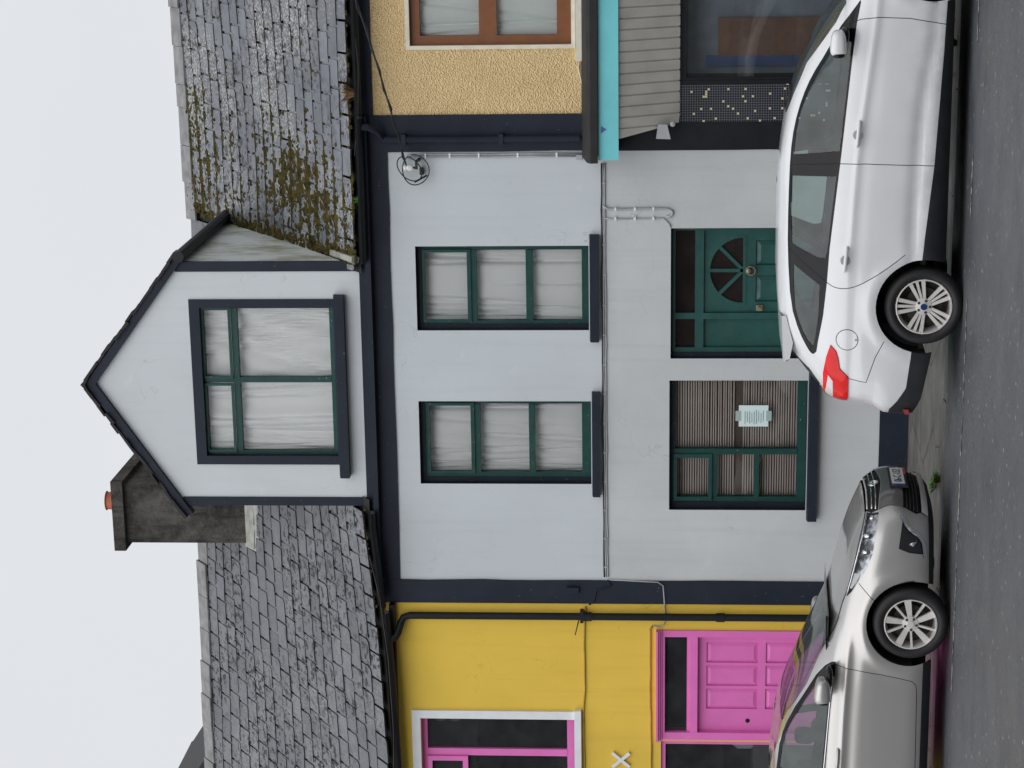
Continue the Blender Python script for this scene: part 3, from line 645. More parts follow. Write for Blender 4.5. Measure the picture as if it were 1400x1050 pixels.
# gutters and downpipe of the white house
def gutter(parent, xa, xb, dz=0., mat='black_metal', y=-.20):
    mb = MB(); xs = np.linspace(xa, xb, 14)
    for k in range(len(xs)-1):
        a, b = xs[k], xs[k+1]; za, zb = lerp_tab(ZE, a)-.045+dz, lerp_tab(ZE, b)-.045+dz
        prof = [(y+.062*math.cos(t), .062*math.sin(t)) for t in np.linspace(math.pi, 2*math.pi, 9)]
        for (y0, d0), (y1, d1) in zip(prof, prof[1:]):
            mb.quad((a, y0, za+d0), (b, y0, zb+d0), (b, y1, zb+d1), (a, y1, za+d1))
    o = mb.build('gutter', mat, parent); smooth_by_angle(o, 50); return o
gutter(house, -7.80, DL-.02); gutter(house, DR+.02, WX1+.0)
mb = MB(); mb.box(DL-.02, DR+.02, -.05, -.022, 5.655, 5.735); mb.build('flashing_board', 'navy_paint', house)
mb = MB(); mb.box(WX0, WX1, -.13, -.023, 5.60, 5.655); mb.build('fascia_board', 'navy_paint', house)
mb = MB(); mb.tube([(-2.62, -.19, 5.66), (-2.62, -.19, 5.58), (-2.66, -.14, 5.50), (-2.76, -.085, 5.44), (-2.765, -.075, 5.30), (-2.765, -.075, 3.42)], .036, 10)
for z in (5.2, 4.2): mb.box(-2.82, -2.71, -.115, -.02, z, z+.045)
smooth_by_angle(mb.build('downpipe', 'navy_paint', house))

# chimney
ch = MB(); ch.box(-7.92, -7.20, 2.25, 3.55, 7.3, 9.0); chim = ch.build('chimney', 'chimney_render', house)
mb = MB(); mb.box(-8.0, -7.13, 2.17, 3.63, 8.995, 9.135); mb.build('chimney_cap', 'chimney_render', chim)
mb = MB(); mb.lathe([(.10, 0), (.125, .03), (.115, .08), (.105, .16), (.12, .18), (.09, .185)], (-7.47, 2.5, 9.1), 20, 'z'); smooth_by_angle(mb.build('chimney_pot', 'terracotta', chim))
mb = MB(); mb.prism([(-7.97, 2.02, 7.34), (-7.97, 2.27, 7.42), (-7.97, 2.27, 7.56)], (.85, 0, 0)); mb.build('chimney_flaunching', 'mortar', chim)

# ================================================================== YELLOW HOUSE
yel = thing('shop_house', 'mustard yellow rendered house with pink door and pink window frames', 'house', (-10.0, 0, 0))
YX0, YX1 = -13.0, WX0
hY = (-10.62, -9.168, 3.53, 5.23); hP = (-9.35, -8.17, .0, 2.545); hS = (-11.9, -9.42, .55, 2.58)
mb = facade(MB(), YX0, YX1, .0, 5.62, [hY, hP, hS])
for h in (hY, hP, hS): reveal(mb, h, 0, .22)
mb.build('wall', 'yellow_paint', yel)
mb = MB(); mb.box(YX0, YX0+.1, .2, 7, 0, 5.5); mb.box(YX0, YX1, 6.8, 7, 0, 5.5); mb.box(YX0+.1, YX1-.01, .23, 6.8, 2.9, 3.1); mb.box(YX0+.1, YX1-.01, .25, 6.8, 5.42, 5.5); mb.build('inner_wall', 'dark_inside', yel)
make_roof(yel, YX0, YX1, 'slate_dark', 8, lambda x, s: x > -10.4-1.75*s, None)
gutter(yel, YX0, -7.86, -.03)
mb = MB(); mb.box(YX0, YX1-.002, -.11, -.0, 5.47, 5.53); mb.build('fascia_board', 'black_metal', yel)
mb = MB(); mb.tube([(-8.17, -.19, 5.55), (-8.17, -.19, 5.50), (-8.155, -.18, 5.455), (-8.11, -.15, 5.43), (-8.02, -.095, 5.405), (-7.965, -.078, 5.375), (-7.945, -.07, 5.31), (-7.945, -.07, .15)], .040, 12)
for z in (3.33, 1.9): mb.tube([(-7.945, -.07, z), (-7.945, -.07, z+.09)], .05, 12)
mb.box(-8.01, -7.88, -.10, .0, 3.42, 3.455); smooth_by_angle(mb.build('downpipe', 'black_metal', yel))
# first-floor window
mb = MB(); ring(mb, -10.72, -9.075, 3.53, 5.325, .095, .093, .095, .0005, -.03, .005); wY = mb.build('window', 'white_trim_paint', yel)
mb = MB(); mb.box(-10.76, -9.055, -.06, .12, 3.455, 3.53); mb.build('sill', 'white_trim_paint', wY)
mb = MB(); ring(mb, hY[0], hY[1], hY[2], hY[3], .03, .012, .062, .085, .09, .15); mb.box(-9.655, -9.575, .085, .15, 3.615, 5.168); mb.build('frame', 'pink_paint', wY)
mb = MB(); ring(mb, -10.59, -9.657, 4.72, 5.17, .05, .055, .05, .06, .06, .09); mb.build('casement', 'pink_paint', wY)
for p in ((-9.575, -9.18, 3.615, 5.168), (-10.59, -9.655, 3.615, 4.72), (-10.54, -9.712, 4.78, 5.12)): pane(wY, *p, .12, 'shop_glass')
for zz, wh in ((5.04, 'upper'), (4.88, 'lower')):
    mb = MB(); mb.lathe([(0, -.012), (.05, -.01), (.085, 0), (.086, .006)], (-9.27, .32, zz), 20); o = mb.build('plate_ornament', 'room_plaster'); tag(o, wh+' of two grey round plates inside the upper pink framed window', 'plate', 'round plates inside the upper pink window')
# pink door
mb = MB(); ring(mb, -9.394, -8.118, -.0, 2.57, .085, .075, .03, .002, -.02, .06); mb.box(-9.309, -8.193, -.018, .06, 2.185, 2.265)
dfr = mb.build('door_frame', 'pink_paint', yel)
for j, (a, pr) in enumerate(((2.57, .035), (2.592, .06), (2.615, .085))): mb = MB(); mb.box(-9.40, -8.112, -pr, .0, a, a+.0215); mb.build('cornice', 'pink_paint', dfr)
mb = MB(); mb.box(-9.309, -8.193, .012, .04, 2.265, 2.30); mb.build('bead', 'pink_paint', dfr)
pane(dfr, -9.29, -8.20, 2.30, 2.535, .03, 'shop_glass')
mb = MB(); pans = []
for cxx in (-8.395, -8.665, -8.935):
    wd = .098 if cxx > -8.8 else .098; cxx -= .0; pans.append((cxx-wd-.02, cxx+wd+.02, 1.53, 2.085)); pans.append((cxx-wd-.02, cxx+wd+.02, .85, 1.445)); pans.append((cxx-wd-.02, cxx+wd+.02, .2, .75))
YP = .05
facade(mb, -9.309, -8.193, .0, 2.185, pans, y=YP)
for h in pans: reveal(mb, h, YP, YP+.022)
pl = mb.build('door', 'pink_paint', yel)
for h in pans:
    a, b, c, d = h; i_ = .045; mb = MB(); Y1, Y0 = YP+.022, YP+.004
    for q in (((a, Y1, c), (b, Y1, c), (b-i_, Y0, c+i_), (a+i_, Y0, c+i_)), ((a, Y1, d), (a+i_, Y0, d-i_), (b-i_, Y0, d-i_), (b, Y1, d)), ((a, Y1, c), (a+i_, Y0, c+i_), (a+i_, Y0, d-i_), (a, Y1, d)), ((b, Y1, c), (b, Y1, d), (b-i_, Y0, d-i_), (b-i_, Y0, c+i_)), ((a+i_, Y0, c+i_), (b-i_, Y0, c+i_), (b-i_, Y0, d-i_), (a+i_, Y0, d-i_))): mb.quad(*q)
    mb.build('panel', 'pink_paint', pl)
mb = MB(); mb.lathe([(0, -.012), (.016, -.012), (.024, -.006), (.024, 0)], (-9.19, YP, 1.635), 16); mb.build('lock', 'black_metal', pl)
# shop window beside the pink door
mb = MB(); ring(mb, hS[0], hS[1], hS[2], hS[3], .06, .045, .05, .08, .03, .10); sw = mb.build('window', 'pink_paint', yel)
pane(sw, hS[0]+.06, hS[1]-.045, hS[2]+.08, hS[3]-.05, .065, 'shop_glass')
o = MB().box(-10.6, -9.45, .35, .8, .4, 1.55).build('display_counter', 'room_plaster'); tag(o, 'pale display counter standing inside the pink framed shop window', 'counter')
mb = MB(); mb.lathe([(0, 0), (.09, 0), (.10, .03), (.10, .17), (.06, .22), (.05, .25), (.058, .26)], (-9.62, .5, 1.55), 18, 'z'); smooth_by_angle(mb.build('jug', 'porcelain')); tag(C.objects['jug'], 'white jug on the counter inside the pink framed shop window', 'jug')
# letter X on the wall
mb = MB()
for s in (1, -1):
    a, b = Vector((-9.725, -.03, 2.925)), Vector((-9.562, -.03, 3.112))
    if s < 0: a, b = Vector((-9.725, -.032, 3.112)), Vector((-9.562, -.032, 2.925))
    n = Vector((b.z-a.z, 0, -(b.x-a.x))).normalized()*.016; mb.prism([a-n, a+n, b+n, b-n], (0, .024, 0))
tag(mb.build('wall_letter', 'white_trim_paint'), 'white raised letter X fixed to the yellow wall', 'letter')

# ================================================================== PEACH HOUSE
pe = thing('corner_shop', 'peach pebbledashed house over a dark shopfront with turquoise canopy', 'house', (-.5, 0, 0))
PX0, PX1 = WX1, 3.0
hQ = (-1.82, -.55, 3.50, 5.14); hV = (-2.195, 1.6, .45, 2.37)
mb = facade(MB(), PX0, PX1, 3.30, 5.54, [hQ]); reveal(mb, hQ, 0, .2); mb.build('upper_wall', 'peach_pebble', pe)
mb = MB(); mb.box(PX0+.001, PX1, -.02, .15, 5.54, 5.69); mb.build('eaves_band', 'navy_paint', pe)
mb = facade(MB(), -2.895, PX1, .0, 3.30, [hV], y=-.028); reveal(mb, hV, -.028, .15); mb.build('shopfront', 'shop_black', pe)
mb = MB(); mb.box(PX0, PX1, 6.8, 7, 0, 5.6); mb.box(PX1-.1, PX1, .2, 6.8, 0, 5.6); mb.box(PX0, PX1-.1, .2, 6.8, 3.0, 3.15); mb.box(PX0, PX1-.1, .2, 6.8, 5.45, 5.53); mb.build('inner_wall', 'dark_inside', pe)
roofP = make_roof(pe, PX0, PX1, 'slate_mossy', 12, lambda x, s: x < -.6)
spots = []
while len(spots) < 1300:
    x = r2.uniform(PX0, -.6); c = r2.randrange(NC); s = c/NC
    if r2.random() > .12+.8*math.exp(-((s-.92)/.06)**2)+.25*math.exp(-((x-PX0)/.5)**2): continue
    spots.append((roof_pt(x, max(0, min(1, s+r2.gauss(0, .008))), .018), r2.uniform(.008, .026)))
moss_clumps('moss', roofP, spots, 4)
gutter(pe, WX1+.01, PX1)
mb = MB(); ring(mb, -1.86, -.51, 3.46, 5.18, .04, .04, .04, .04, -.022, .004); wQ = mb.build('window', 'cream_paint', pe)
mb = MB(); ring(mb, hQ[0], hQ[1], hQ[2], hQ[3], .095, .09, .10, .145, .045, .12); mb.box(hQ[0]+.095, hQ[1]-.09, .04, .12, 4.255, 4.435); mb.build('frame', 'brown_frame', wQ)
for p in ((-1.725, -.64, 3.645, 4.255), (-1.725, -.64, 4.435, 5.04)): pane(wQ, *p, .085)
mb = MB(); mb.box(-1.985, -.4, -.07, .05, 3.37, 3.455); mb.build('sill', 'cream_paint', wQ)
curtain(-1.76, -.6, 3.6, 5.1, .145, 'pale greenish net curtain hanging in the brown framed window', 53, 'net_curtain', amp=.012, folds=3, skew=.2)
# shopfront parts
mb = MB(); ring(mb, hV[0], hV[1], hV[2], hV[3], .03, .03, .03, .05, -.02, .04); vw = mb.build('shop_window', 'shop_black', pe)
pane(vw, hV[0]+.03, hV[1]-.03, hV[2]+.05, hV[3]-.03, .01, 'shop_glass')
mb = MB(); mb.box(-2.612, -2.235, -.036, -.0275, .45, 2.405); mb.build('mosaic_panel', 'mosaic_tile', pe)
can = MB(); can.box(-2.93, PX1, -.50, -.455, 3.02, 3.222); canopy = can.build('canopy', 'turquoise_paint', pe)
mb = MB(); mb.prism([(-2.955, -.545, 3.227), (-2.955, -.55, 3.30), (-2.955, -.50, 3.335), (-2.955, -.029, 3.40), (-2.955, -.029, 3.30), (-2.955, -.44, 3.227)], (PX1+2.955, 0, 0)); mb.build('felt_cover', 'felt_black', canopy)
mb = MB(); mb.prism([(-2.90, -.454, 3.03), (-2.90, -.454, 3.22), (-2.90, -.03, 3.28), (-2.90, -.03, 3.03)], (.03, 0, 0)); mb.build('end_board', 'shop_black', canopy)
mb = MB(); mb.poly([(-2.815, -1.003, 3.105), (-2.735, -1.003, 3.165), (-2.735, -1.003, 3.05)]) if False else mb.poly([(-2.66, -.504, 3.195), (-2.585, -.504, 3.195), (-2.622, -.504, 3.14)]); mb.build('emblem', 'blue_board', canopy)
x = -2.72; k_ = 0
while x < 1.0:
    L = .108; a = Vector((x, -.452, 3.04)); b = Vector((x, -.045, 2.415)); mb = MB()
    rake = lambda xx: 1. if xx > -2.61 else max(.04, (xx+2.725)/.115)
    dv_ = b-a; e = Vector((1, 0, 0)); nrm = Vector((0, dv_.z, -dv_.y)).normalized(); nrm = nrm if nrm.y < 0 else -nrm
    b0, b1, b2 = a+dv_*rake(x), a+dv_*rake(x+L-.016)+e*(L-.016), a+dv_*rake(x+L)+e*L
    mb.prism([a, b0, b1, a+e*(L-.016)], nrm*.02); mb.prism([a+e*(L-.016), b1, b2, a+e*L], nrm*.006)
    mb.build('cladding_board', 'cladding_paint', canopy); x += L; k_ += 1
fl = thing('floodlight', 'small grey floodlight fixed on the black pilaster under the ribbed soffit', 'floodlight', (-2.66, -.2, 2.46))
mb = MB(); mb.prism([(-2.745, -.34, 2.50), (-2.60, -.34, 2.535), (-2.575, -.34, 2.63) if False else (-2.595, -.34, 2.625), (-2.74, -.34, 2.645)], (0, .09, 0)); mb.build('housing', 'grey_plastic', fl)
mb = MB(); mb.box(-2.69, -2.65, -.25, -.0285, 2.55, 2.59); mb.build('bracket', 'black_metal', fl)
mb = MB(); mb.lathe([(0, -.05), (.025, -.04), (.03, 0), (0, .03)], (-2.60, -.27, 2.48), 12); smooth_by_angle(mb.build('sensor', 'grey_plastic', fl))
o = MB().box(-2.17, 1.0, .42, .45, .3, 2.36).build('backing_board', 'reflection_grey'); tag(o, 'grey blue reflection-toned backing board behind the display in the shop window', 'board')
o = MB().box(-1.985, -1.60, .36, .38, .4, 2.01).build('plywood_board', 'plywood'); tag(o, 'brown plywood board standing inside the dark shop window', 'board')
o = MB().box(-2.10, -1.985, .37, .39, .4, 2.13).build('blue_board', 'blue_board'); tag(o, 'narrow blue board standing beside the brown plywood in the shop window', 'board')

# gable of a further house behind the yellow roof
gb = thing('rear_house', 'grey rendered gable with dark verge rising behind the yellow house', 'house', (-14.5, 7.5, 0))
mb = MB(); mb.prism([(-18.2, 7.0, 0), (-12.72, 7.0, 0), (-12.72, 7.0, 9.08), (-15.5, 7.0, 10.9), (-18.2, 7.0, 9.1)], (0, 6, 0)); mb.build('wall', 'grey_render', gb)
mb = MB(); mb.prism([(-12.63, 6.95, 9.0), (-12.63, 6.95, 9.11), (-15.5, 6.95, 11.0), (-15.5, 6.95, 10.88)], (0, 6.0, 0)); mb.prism([(-15.5, 6.95, 10.88), (-15.5, 6.95, 11.0), (-18.3, 6.95, 9.15), (-18.3, 6.95, 9.04)], (0, 6.3, 0)); mb.build('roof', 'felt_black', gb)

# terrace across the street (mirrored in glass and paintwork)
op = thing('opposite_terrace', 'long low grey terrace across the street from the white house', 'building', (0, -27, 1.1))
holes = [(x, x+1., z, z+1.5) for x in range(-38, 38, 3) for z in (2.0, 4.9)]
mb = MB(); mb.quad((40, -27, .9), (-40, -27, .9), (-40, -27, 7.0), (40, -27, 7.0)); mb.quad((-40, -27, .9), (-40, -34, .9), (-40, -34, 7), (-40, -27, 7)); mb.quad((40, -34, .9), (40, -27, .9), (40, -27, 7), (40, -34, 7)); mb.build('wall', 'opposite_render', op)
mb = MB(); mb.prism([(-40.2, -26.8, 7.0), (-40.2, -30.5, 9.6), (-40.2, -34.2, 7.0)], (80.4, 0, 0)); mb.build('roof', 'slate_dark', op)
for a, b, c, d in holes: mb = MB(); mb.box(a, b, -27.02, -26.97, c, d); mb.build('window', 'gloss_black', op)

# ------------------------------------------------------------------ cables and small fittings
def cable(name, pts, r, mat, label, wob=.0, cat='cable'):
    P = []
    for a, b in zip(pts, pts[1:]):
        a, b = Vector(a), Vector(b); n = max(1, int((b-a).length/.12)) if wob else 1
        for i in range(n): P.append(a+(b-a)*i/n+(Vector((rnd.uniform(-1, 1), 0, rnd.uniform(-1, 1)))*wob if wob and 0 < i else Vector()))
    P.append(Vector(pts[-1])); mb = MB(); mb.tube(P, r, 6); o = mb.build(name, mat, None, True); return tag(o, label, cat)
cb = thing('cable_run', 'bundle of thin painted cables clipped along the wall between the storeys', 'cable', (-5.3, -.02, 3.18))
for j, (z, y, m_) in enumerate(((3.205, -.018, 'cable_black'), (3.187, -.016, 'cable_grey'), (3.168, -.015, 'cable_grey'))):
    P = []; x = -3.03
    while x > -7.54: P.append((x, y, z+rnd.uniform(-.005, .005)-.004*(x+3)*-.5)); x -= .16
    mb = MB(); mb.tube(P, .0085, 6); mb.build('cable', m_, cb, True)
for x in np.arange(-7.4, -3.1, .32): mb = MB(); mb.box(x, x+.014, -.029, -.006, 3.16, 3.195); mb.build('clip', 'cable_grey', cb)
dl = thing('drop_cable', 'grey cable looping down the lower wall beside the green door', 'cable', (-3.5, -.02, 2.5))
mb = MB(); mb.tube([(-3.47, -.02, 3.19), (-3.50, -.02, 3.14), (-3.505, -.02, 3.0), (-3.50, -.02, 2.6), (-3.505, -.02, 2.52), (-3.53, -.02, 2.475), (-3.565, -.02, 2.475), (-3.585, -.02, 2.50), (-3.585, -.02, 2.54)], .013, 8); mb.build('cable', 'cable_grey', dl, True)
mb = MB(); mb.tube([(-3.60, -.018, 3.17), (-3.605, -.018, 3.10), (-3.605, -.018, 2.62), (-3.60, -.018, 2.57), (-3.66, -.018, 2.51), (-3.70, -.018, 2.49)], .008, 6); mb.build('cable', 'cable_grey', dl, True)
for z in (3.05, 2.85, 2.66):
    for x in (-3.52, -3.62): mb = MB(); mb.box(x, x+.035, -.036, -.006, z, z+.02); mb.build('clip', 'white_trim_paint', dl)
vc = thing('vertical_cable', 'grey cables clipped upright along the navy band under the cable coil', 'cable', (-2.94, -.02, 3.4))
for q in (-2.925, -2.95): mb = MB(); mb.tube([(q-.01, -.02, 5.20), (q, -.02, 5.05), (q-.004, -.02, 4.4), (q, -.02, 3.9), (q-.003, -.02, 3.36)], .010, 6); mb.build('cable', 'cable_grey', vc, True)
for z in (5.0, 4.75, 4.45, 4.05, 3.65): mb = MB(); mb.box(-2.962, -2.915, -.033, -.0, z, z+.018); mb.build('clip', 'white_trim_paint', vc)
tag(MB().box(-2.99, -2.94, -.03, -.001, 3.40, 3.46).build('junction_box', 'grey_plastic'), 'small square grey box on the wall beside the black canopy end', 'box')
# insulator, bracket and coil
ins = thing('wire_bracket', 'white insulator on an iron bracket at the top corner of the house', 'bracket', (-3.0, -.05, 5.2))
mb = MB(); mb.lathe([(0, -.02), (.024, -.02), (.034, .0), (.035, .03), (.022, .036), (.022, .046), (.03, .052), (.03, .07), (.014, .08), (0, .08)], (-3.045, -.13, 5.15), 14, 'z'); smooth_by_angle(mb.build('insulator', 'porcelain', ins))
mb = MB(); mb.box(-2.985, -2.965, -.15, -.0, 5.06, 5.09); mb.box(-3.06, -2.965, -.15, -.12, 5.08, 5.105); mb.tube([(-3.045, -.13, 5.09), (-3.045, -.13, 5.15)], .012, 6); mb.box(-3.13, -3.06, -.06, -.01, 5.03, 5.07); mb.build('iron_arm', 'cable_black', ins)
coil = thing('cable_coil', 'loose black coil of cable hanging around the white insulator', 'cable', (-3.07, -.08, 5.05))
mb = MB(); mb.tube([(-3.075+.155*math.cos(a)+.01*math.sin(2*a), -.08+.02*math.sin(a), 5.125+.14*math.sin(a)-.02) for a in np.linspace(.6, 6.6, 30)], .0062, 6); mb.tube([(-3.06+.125*math.cos(a), -.09+.02*math.cos(a), 5.17+.13*math.sin(a)*.9+.05*math.cos(a)) for a in np.linspace(.2, 6.1, 30)], .006, 6); mb.build('loop', 'cable_black', coil, True)
mb = MB(); mb.tube([(-3.13, -.09, 4.99), (-3.20, -.09, 5.12)], .011, 6); mb.build('splice', 'cable_black', coil)
P = [];
for i in range(40):
    t = i/39; P.append((-3.02+t*4.2, -.12-t*4.2, 5.20+t*.72-.10*math.sin(math.pi*t)))
mb = MB(); mb.tube(P, .009, 6)
P2 = [(p[0]+.012*math.cos(i*2.2), p[1]+.012*math.sin(i*2.2), p[2]+.016*math.sin(i*1.7)) for i, p in enumerate(P)]; mb.tube(P2, .007, 5)
tag(mb.build('overhead_wire', 'cable_black', None, True), 'black twisted overhead wire running from the insulator past the peach wall', 'wire')
tag(MB().box(-7.69, -7.62, -.06, -.0225, 3.47, 3.60).build('junction_box', 'navy_paint'), 'small navy painted box on the navy band beside the black downpipe', 'box')
cable('painted_cable', [(-7.54, -.03, 3.16), (-7.60, -.03, 3.12), (-7.66, -.03, 3.28), (-7.79, -.03, 3.31), (-7.83, -.01, 3.36)], .009, 'navy_paint', 'thin navy painted cable crossing the navy band beside the black downpipe')
cable('lower_cable', [(-7.54, -.016, 3.15), (-7.55, -.016, 2.95), (-7.56, -.03, 2.62), (-7.60, -.03, 2.56), (-7.80, -.03, 2.545), (-7.86, -.012, 2.545), (-7.99, -.012, 2.53), (-8.06, -.012, 2.56), (-8.08, -.012, 2.62), (-8.07, -.012, 2.67)], .008, 'cable_grey', 'thin grey cable dropping beside the navy band towards the pink door')
cable('yellow_cable', [(-7.85, -.012, 3.40), (-8.2, -.012, 3.415), (-8.8, -.012, 3.41), (-9.1, -.012, 3.43), (-9.9, -.012, 3.42), (-11, -.012, 3.42)], .010, 'cable_yellow', 'yellow painted cable clipped along the yellow wall under the window', .004)
cable('door_cable', [(-8.07, -.012, 2.67), (-8.10, -.012, 2.70), (-8.5, -.012, 2.70), (-9.4, -.012, 2.69), (-11, -.012, 2.69)], .010, 'cable_yellow', 'yellow painted cable running above the pink door frame', .004)
cable('antenna_stub', [(-7.99, -.06, 3.47), (-8.06, -.10, 3.49), (-8.14, -.12, 3.51)], .006, 'cable_black', 'short rusty rod sticking out beside the black downpipe', 0, 'rod')
cable('wall_cable', [(-2.35, -.012, 3.345), (-2.2, -.02, 3.40), (-2.05, -.02, 3.43), (-1.9, -.015, 3.40)], .008, 'cream_paint', 'thin cream cable sagging on the peach wall under the window')
cable('gutter_wire', [(-1.2, -.24, 5.70), (-2.0, -.25, 5.64), (-2.5, -.25, 5.66), (-2.9, -.24, 5.71)], .006, 'cable_black', 'thin dark wire lying along the gutter of the peach house')
cable('eaves_wire', [(-7.2, -.25, 5.70), (-7.7, -.26, 5.60), (-8.4, -.27, 5.53), (-9.2, -.27, 5.50), (-10.2, -.26, 5.52)], .006, 'cable_black', 'thin dark wire sagging along the gutter of the yellow house')

# ------------------------------------------------------------------ weeds
def weed(p, n, h, label, mat='leaf_green', seed=1, spread=.6, wid=.012, name='weed'):
    r2 = random.Random(seed); mb = MB()
    for i in range(n):
        a = r2.uniform(0, 6.28); lean = r2.uniform(.1, spread); L = h*r2.uniform(.5, 1.1); d = Vector((math.cos(a), math.sin(a)*.6, 0)); base = Vector(p)+d*r2.uniform(0, .03); s = d.cross(Vector((0, 0, 1))).normalized()*wid*r2.uniform(.6, 1.3)
        m = base+d*lean*L*.4+Vector((0, 0, L*.6)); t = base+d*lean*L+Vector((0, 0, L*.85)); i0 = len(mb.v)
        mb.v += [tuple(base-s*.5), tuple(base+s*.5), tuple(m+s), tuple(m-s), tuple(t)]; mb.f += [(i0, i0+1, i0+2, i0+3), (i0+3, i0+2, i0+4)]
    o = mb.build(name, mat); return tag(o, label, 'plant')
weed((-5.60, -2.60, .03), 60, .10, 'green weed growing at the kerb behind the parked cars', seed=1, spread=1.6)
weed((-5.76, -2.30, .03), 46, .09, 'low green weed in the pavement crack near the silver bumper', seed=2, spread=2.)
weed((-1.62, -2.60, .03), 50, .17, 'green weed growing at the kerb beneath the white car', seed=3, spread=1.2)
weed((-2.28, -.20, 5.66), 90, .20, 'dry brown grass tuft growing in the gutter of the peach house', 'dry_grass', 4, 1.2, .01, 'grass_tuft')
weed((-6.93, .9, 7.55), 26, .12, 'small green sprig growing between the dormer and the chimney', seed=5, spread=1.2)
weed((-3.35, -.22, 5.66), 22, .10, 'small green sprig growing in the gutter below the mossy roof', seed=6, spread=1.2)

# ================================================================== CARS
def pchip(xs,ys):
    xs=np.array(xs,float); ys=np.array(ys,float); h=np.diff(xs); d=np.diff(ys)/h
    m=np.zeros(len(xs)); m[0]=d[0]; m[-1]=d[-1]
    for i in range(1,len(xs)-1):
        if d[i-1]*d[i]>0:
            w1=2*h[i]+h[i-1]; w2=h[i]+2*h[i-1]; m[i]=(w1+w2)/(w1/d[i-1]+w2/d[i])
    def f(x):
        x=np.clip(x,xs[0],xs[-1]); i=np.clip(np.searchsorted(xs,x)-1,0,len(h)-1); t=(x-xs[i])/h[i]
        return (2*t**3-3*t**2+1)*ys[i]+(t**3-2*t**2+t)*h[i]*m[i]+(3*t**2-2*t**3)*ys[i+1]+(t**3-t**2)*h[i]*m[i+1]
    return f
def col(T,k): return pchip([r[0] for r in T],[r[k] for r in T])
# z, F, R, W, n
WT=[(.15,3.53,-.82,.79,4.5),(.20,3.61,-.92,.845,4.5),(.30,3.67,-.98,.885,4.5),(.45,3.70,-1.0,.898,4.5),(.58,3.69,-.995,.907,4.5),
(.64,3.67,-.97,.91,4.5),(.70,3.63,-.93,.912,4.5),(.76,3.55,-.915,.912,4.4),(.84,3.32,-.905,.909,4.2),(.90,3.09,-.90,.902,4),(.95,2.80,-.895,.892,4),(.98,2.66,-.89,.884,3.8),
(1.02,2.47,-.88,.872,3.6),(1.06,2.42,-.86,.855,3.6),(1.12,2.33,-.80,.825,3.5),(1.20,2.20,-.71,.785,3.5),(1.30,2.00,-.59,.735,3.5),(1.38,1.80,-.47,.685,3.5),(1.42,1.66,-.40,.645,3.4),(1.46,1.46,-.30,.57,3.2),(1.495,1.18,-.1,.45,3),(1.515,0.85,.2,.22,3)]
GT=[(.13,.88,-3.48,.78,4.8),(.19,.95,-3.58,.835,4.8),(.30,.985,-3.62,.868,4.8),(.42,1.02,-3.65,.878,4.8),(.55,1.0,-3.63,.885,4.8),(.64,.945,-3.6,.888,4.7),(.70,.885,-3.58,.888,4.4),(.75,.79,-3.57,.887,4.0),(.80,.67,-3.56,.884,3.8),
(.85,.51,-3.55,.879,3.7),(.90,.31,-3.54,.872,3.6),(.94,.15,-3.5,.862,3.6),(.97,.01,-3.45,.852,3.6),(1.0,-.07,-3.38,.838,3.5),(1.05,-.18,-3.15,.815,3.4),(1.1,-.30,-2.98,.792,3.4),(1.2,-.54,-2.8,.745,3.4),(1.3,-.82,-2.6,.695,3.4),(1.38,-1.09,-2.42,.64,3.4),(1.42,-1.28,-2.28,.59,3.2),(1.455,-1.5,-2.15,.48,3),(1.475,-1.7,-2.03,.34,3),(1.482,-1.8,-1.95,.2,3)]
class Surf:
    def __init__(s,T,xc,axles,ar,crease,lowc,dn=0):
        s.F=col(T,1); s.R=col(T,2); s.W=col(T,3); s.n=col(T,4); s.xc=xc; s.ax=axles; s.ar=ar; s.cr=crease; s.lo=lowc; s.z0=T[0][0]; s.z1=T[-1][0]; s.dn=dn
    def width(s,x,z):
        w=s.W(z)
        if s.cr:
            zc=s.cr(x); w=w+.010*np.exp(-((z-zc)/.022)**2)*s.fade(x)-.006*np.exp(-((z-zc+.06)/.05)**2)
        if s.lo:
            zl=s.lo(x); w=w-.022*np.exp(-((z-zl-.05)/.05)**2)*s.fade(x)
        for a in s.ax:
            r=np.hypot(x-a,z-.316); w=w+.016*np.exp(-((r-s.ar)/.05)**2)*(z<.95)
        return w
    def fade(s,x):
        return 1/(1+np.exp(-(x-s.ax[0]-.3)/.08))*1/(1+np.exp((x-s.ax[1]+.25)/.08))
    def ring(s,z,nf=16,ns=96):
        F,R,n=float(s.F(z)),float(s.R(z)),float(s.n(z)); Pc=.8; nr=n+s.dn
        xi=(1-Pc**n)**(1/n); xir=(1-Pc**nr)**(1/nr)
        P=list(np.linspace(0,Pc,nf)[:-1]); pts=[]
        for p in P: pts.append((s.xc+(R-s.xc)*(1-p**nr)**(1/nr),p))
        xr=s.xc+(R-s.xc)*xir; xf=s.xc+(F-s.xc)*xi
        for x in np.linspace(xr,xf,ns):
            k=(x-s.xc)/((F if x>s.xc else R)-s.xc); e=n if x>s.xc else nr; pts.append((x,(1-min(1,abs(k))**e)**(1/e)))
        for p in P[::-1]: pts.append((s.xc+(F-s.xc)*(1-p**n)**(1/n),p))
        return [(x,-float(s.width(x,z))*p,z) for x,p in pts]
def white(): return Surf(WT,1.1,(0,2.83),.44,pchip([-.9,.2,.63,1.18,1.83,2.38,3.4],[.94,.93,.91,.88,.81,.75,.70]),pchip([-1,.6,1.6,2.2,3.5],[.37,.37,.33,.25,.2]),1.6)
def grey(): return Surf(GT,-1.2,(-2.7,0),.42,pchip([-3.6,-2,-1,-.3,.3,1.2],[.92,.88,.86,.83,.78,.74]),None)

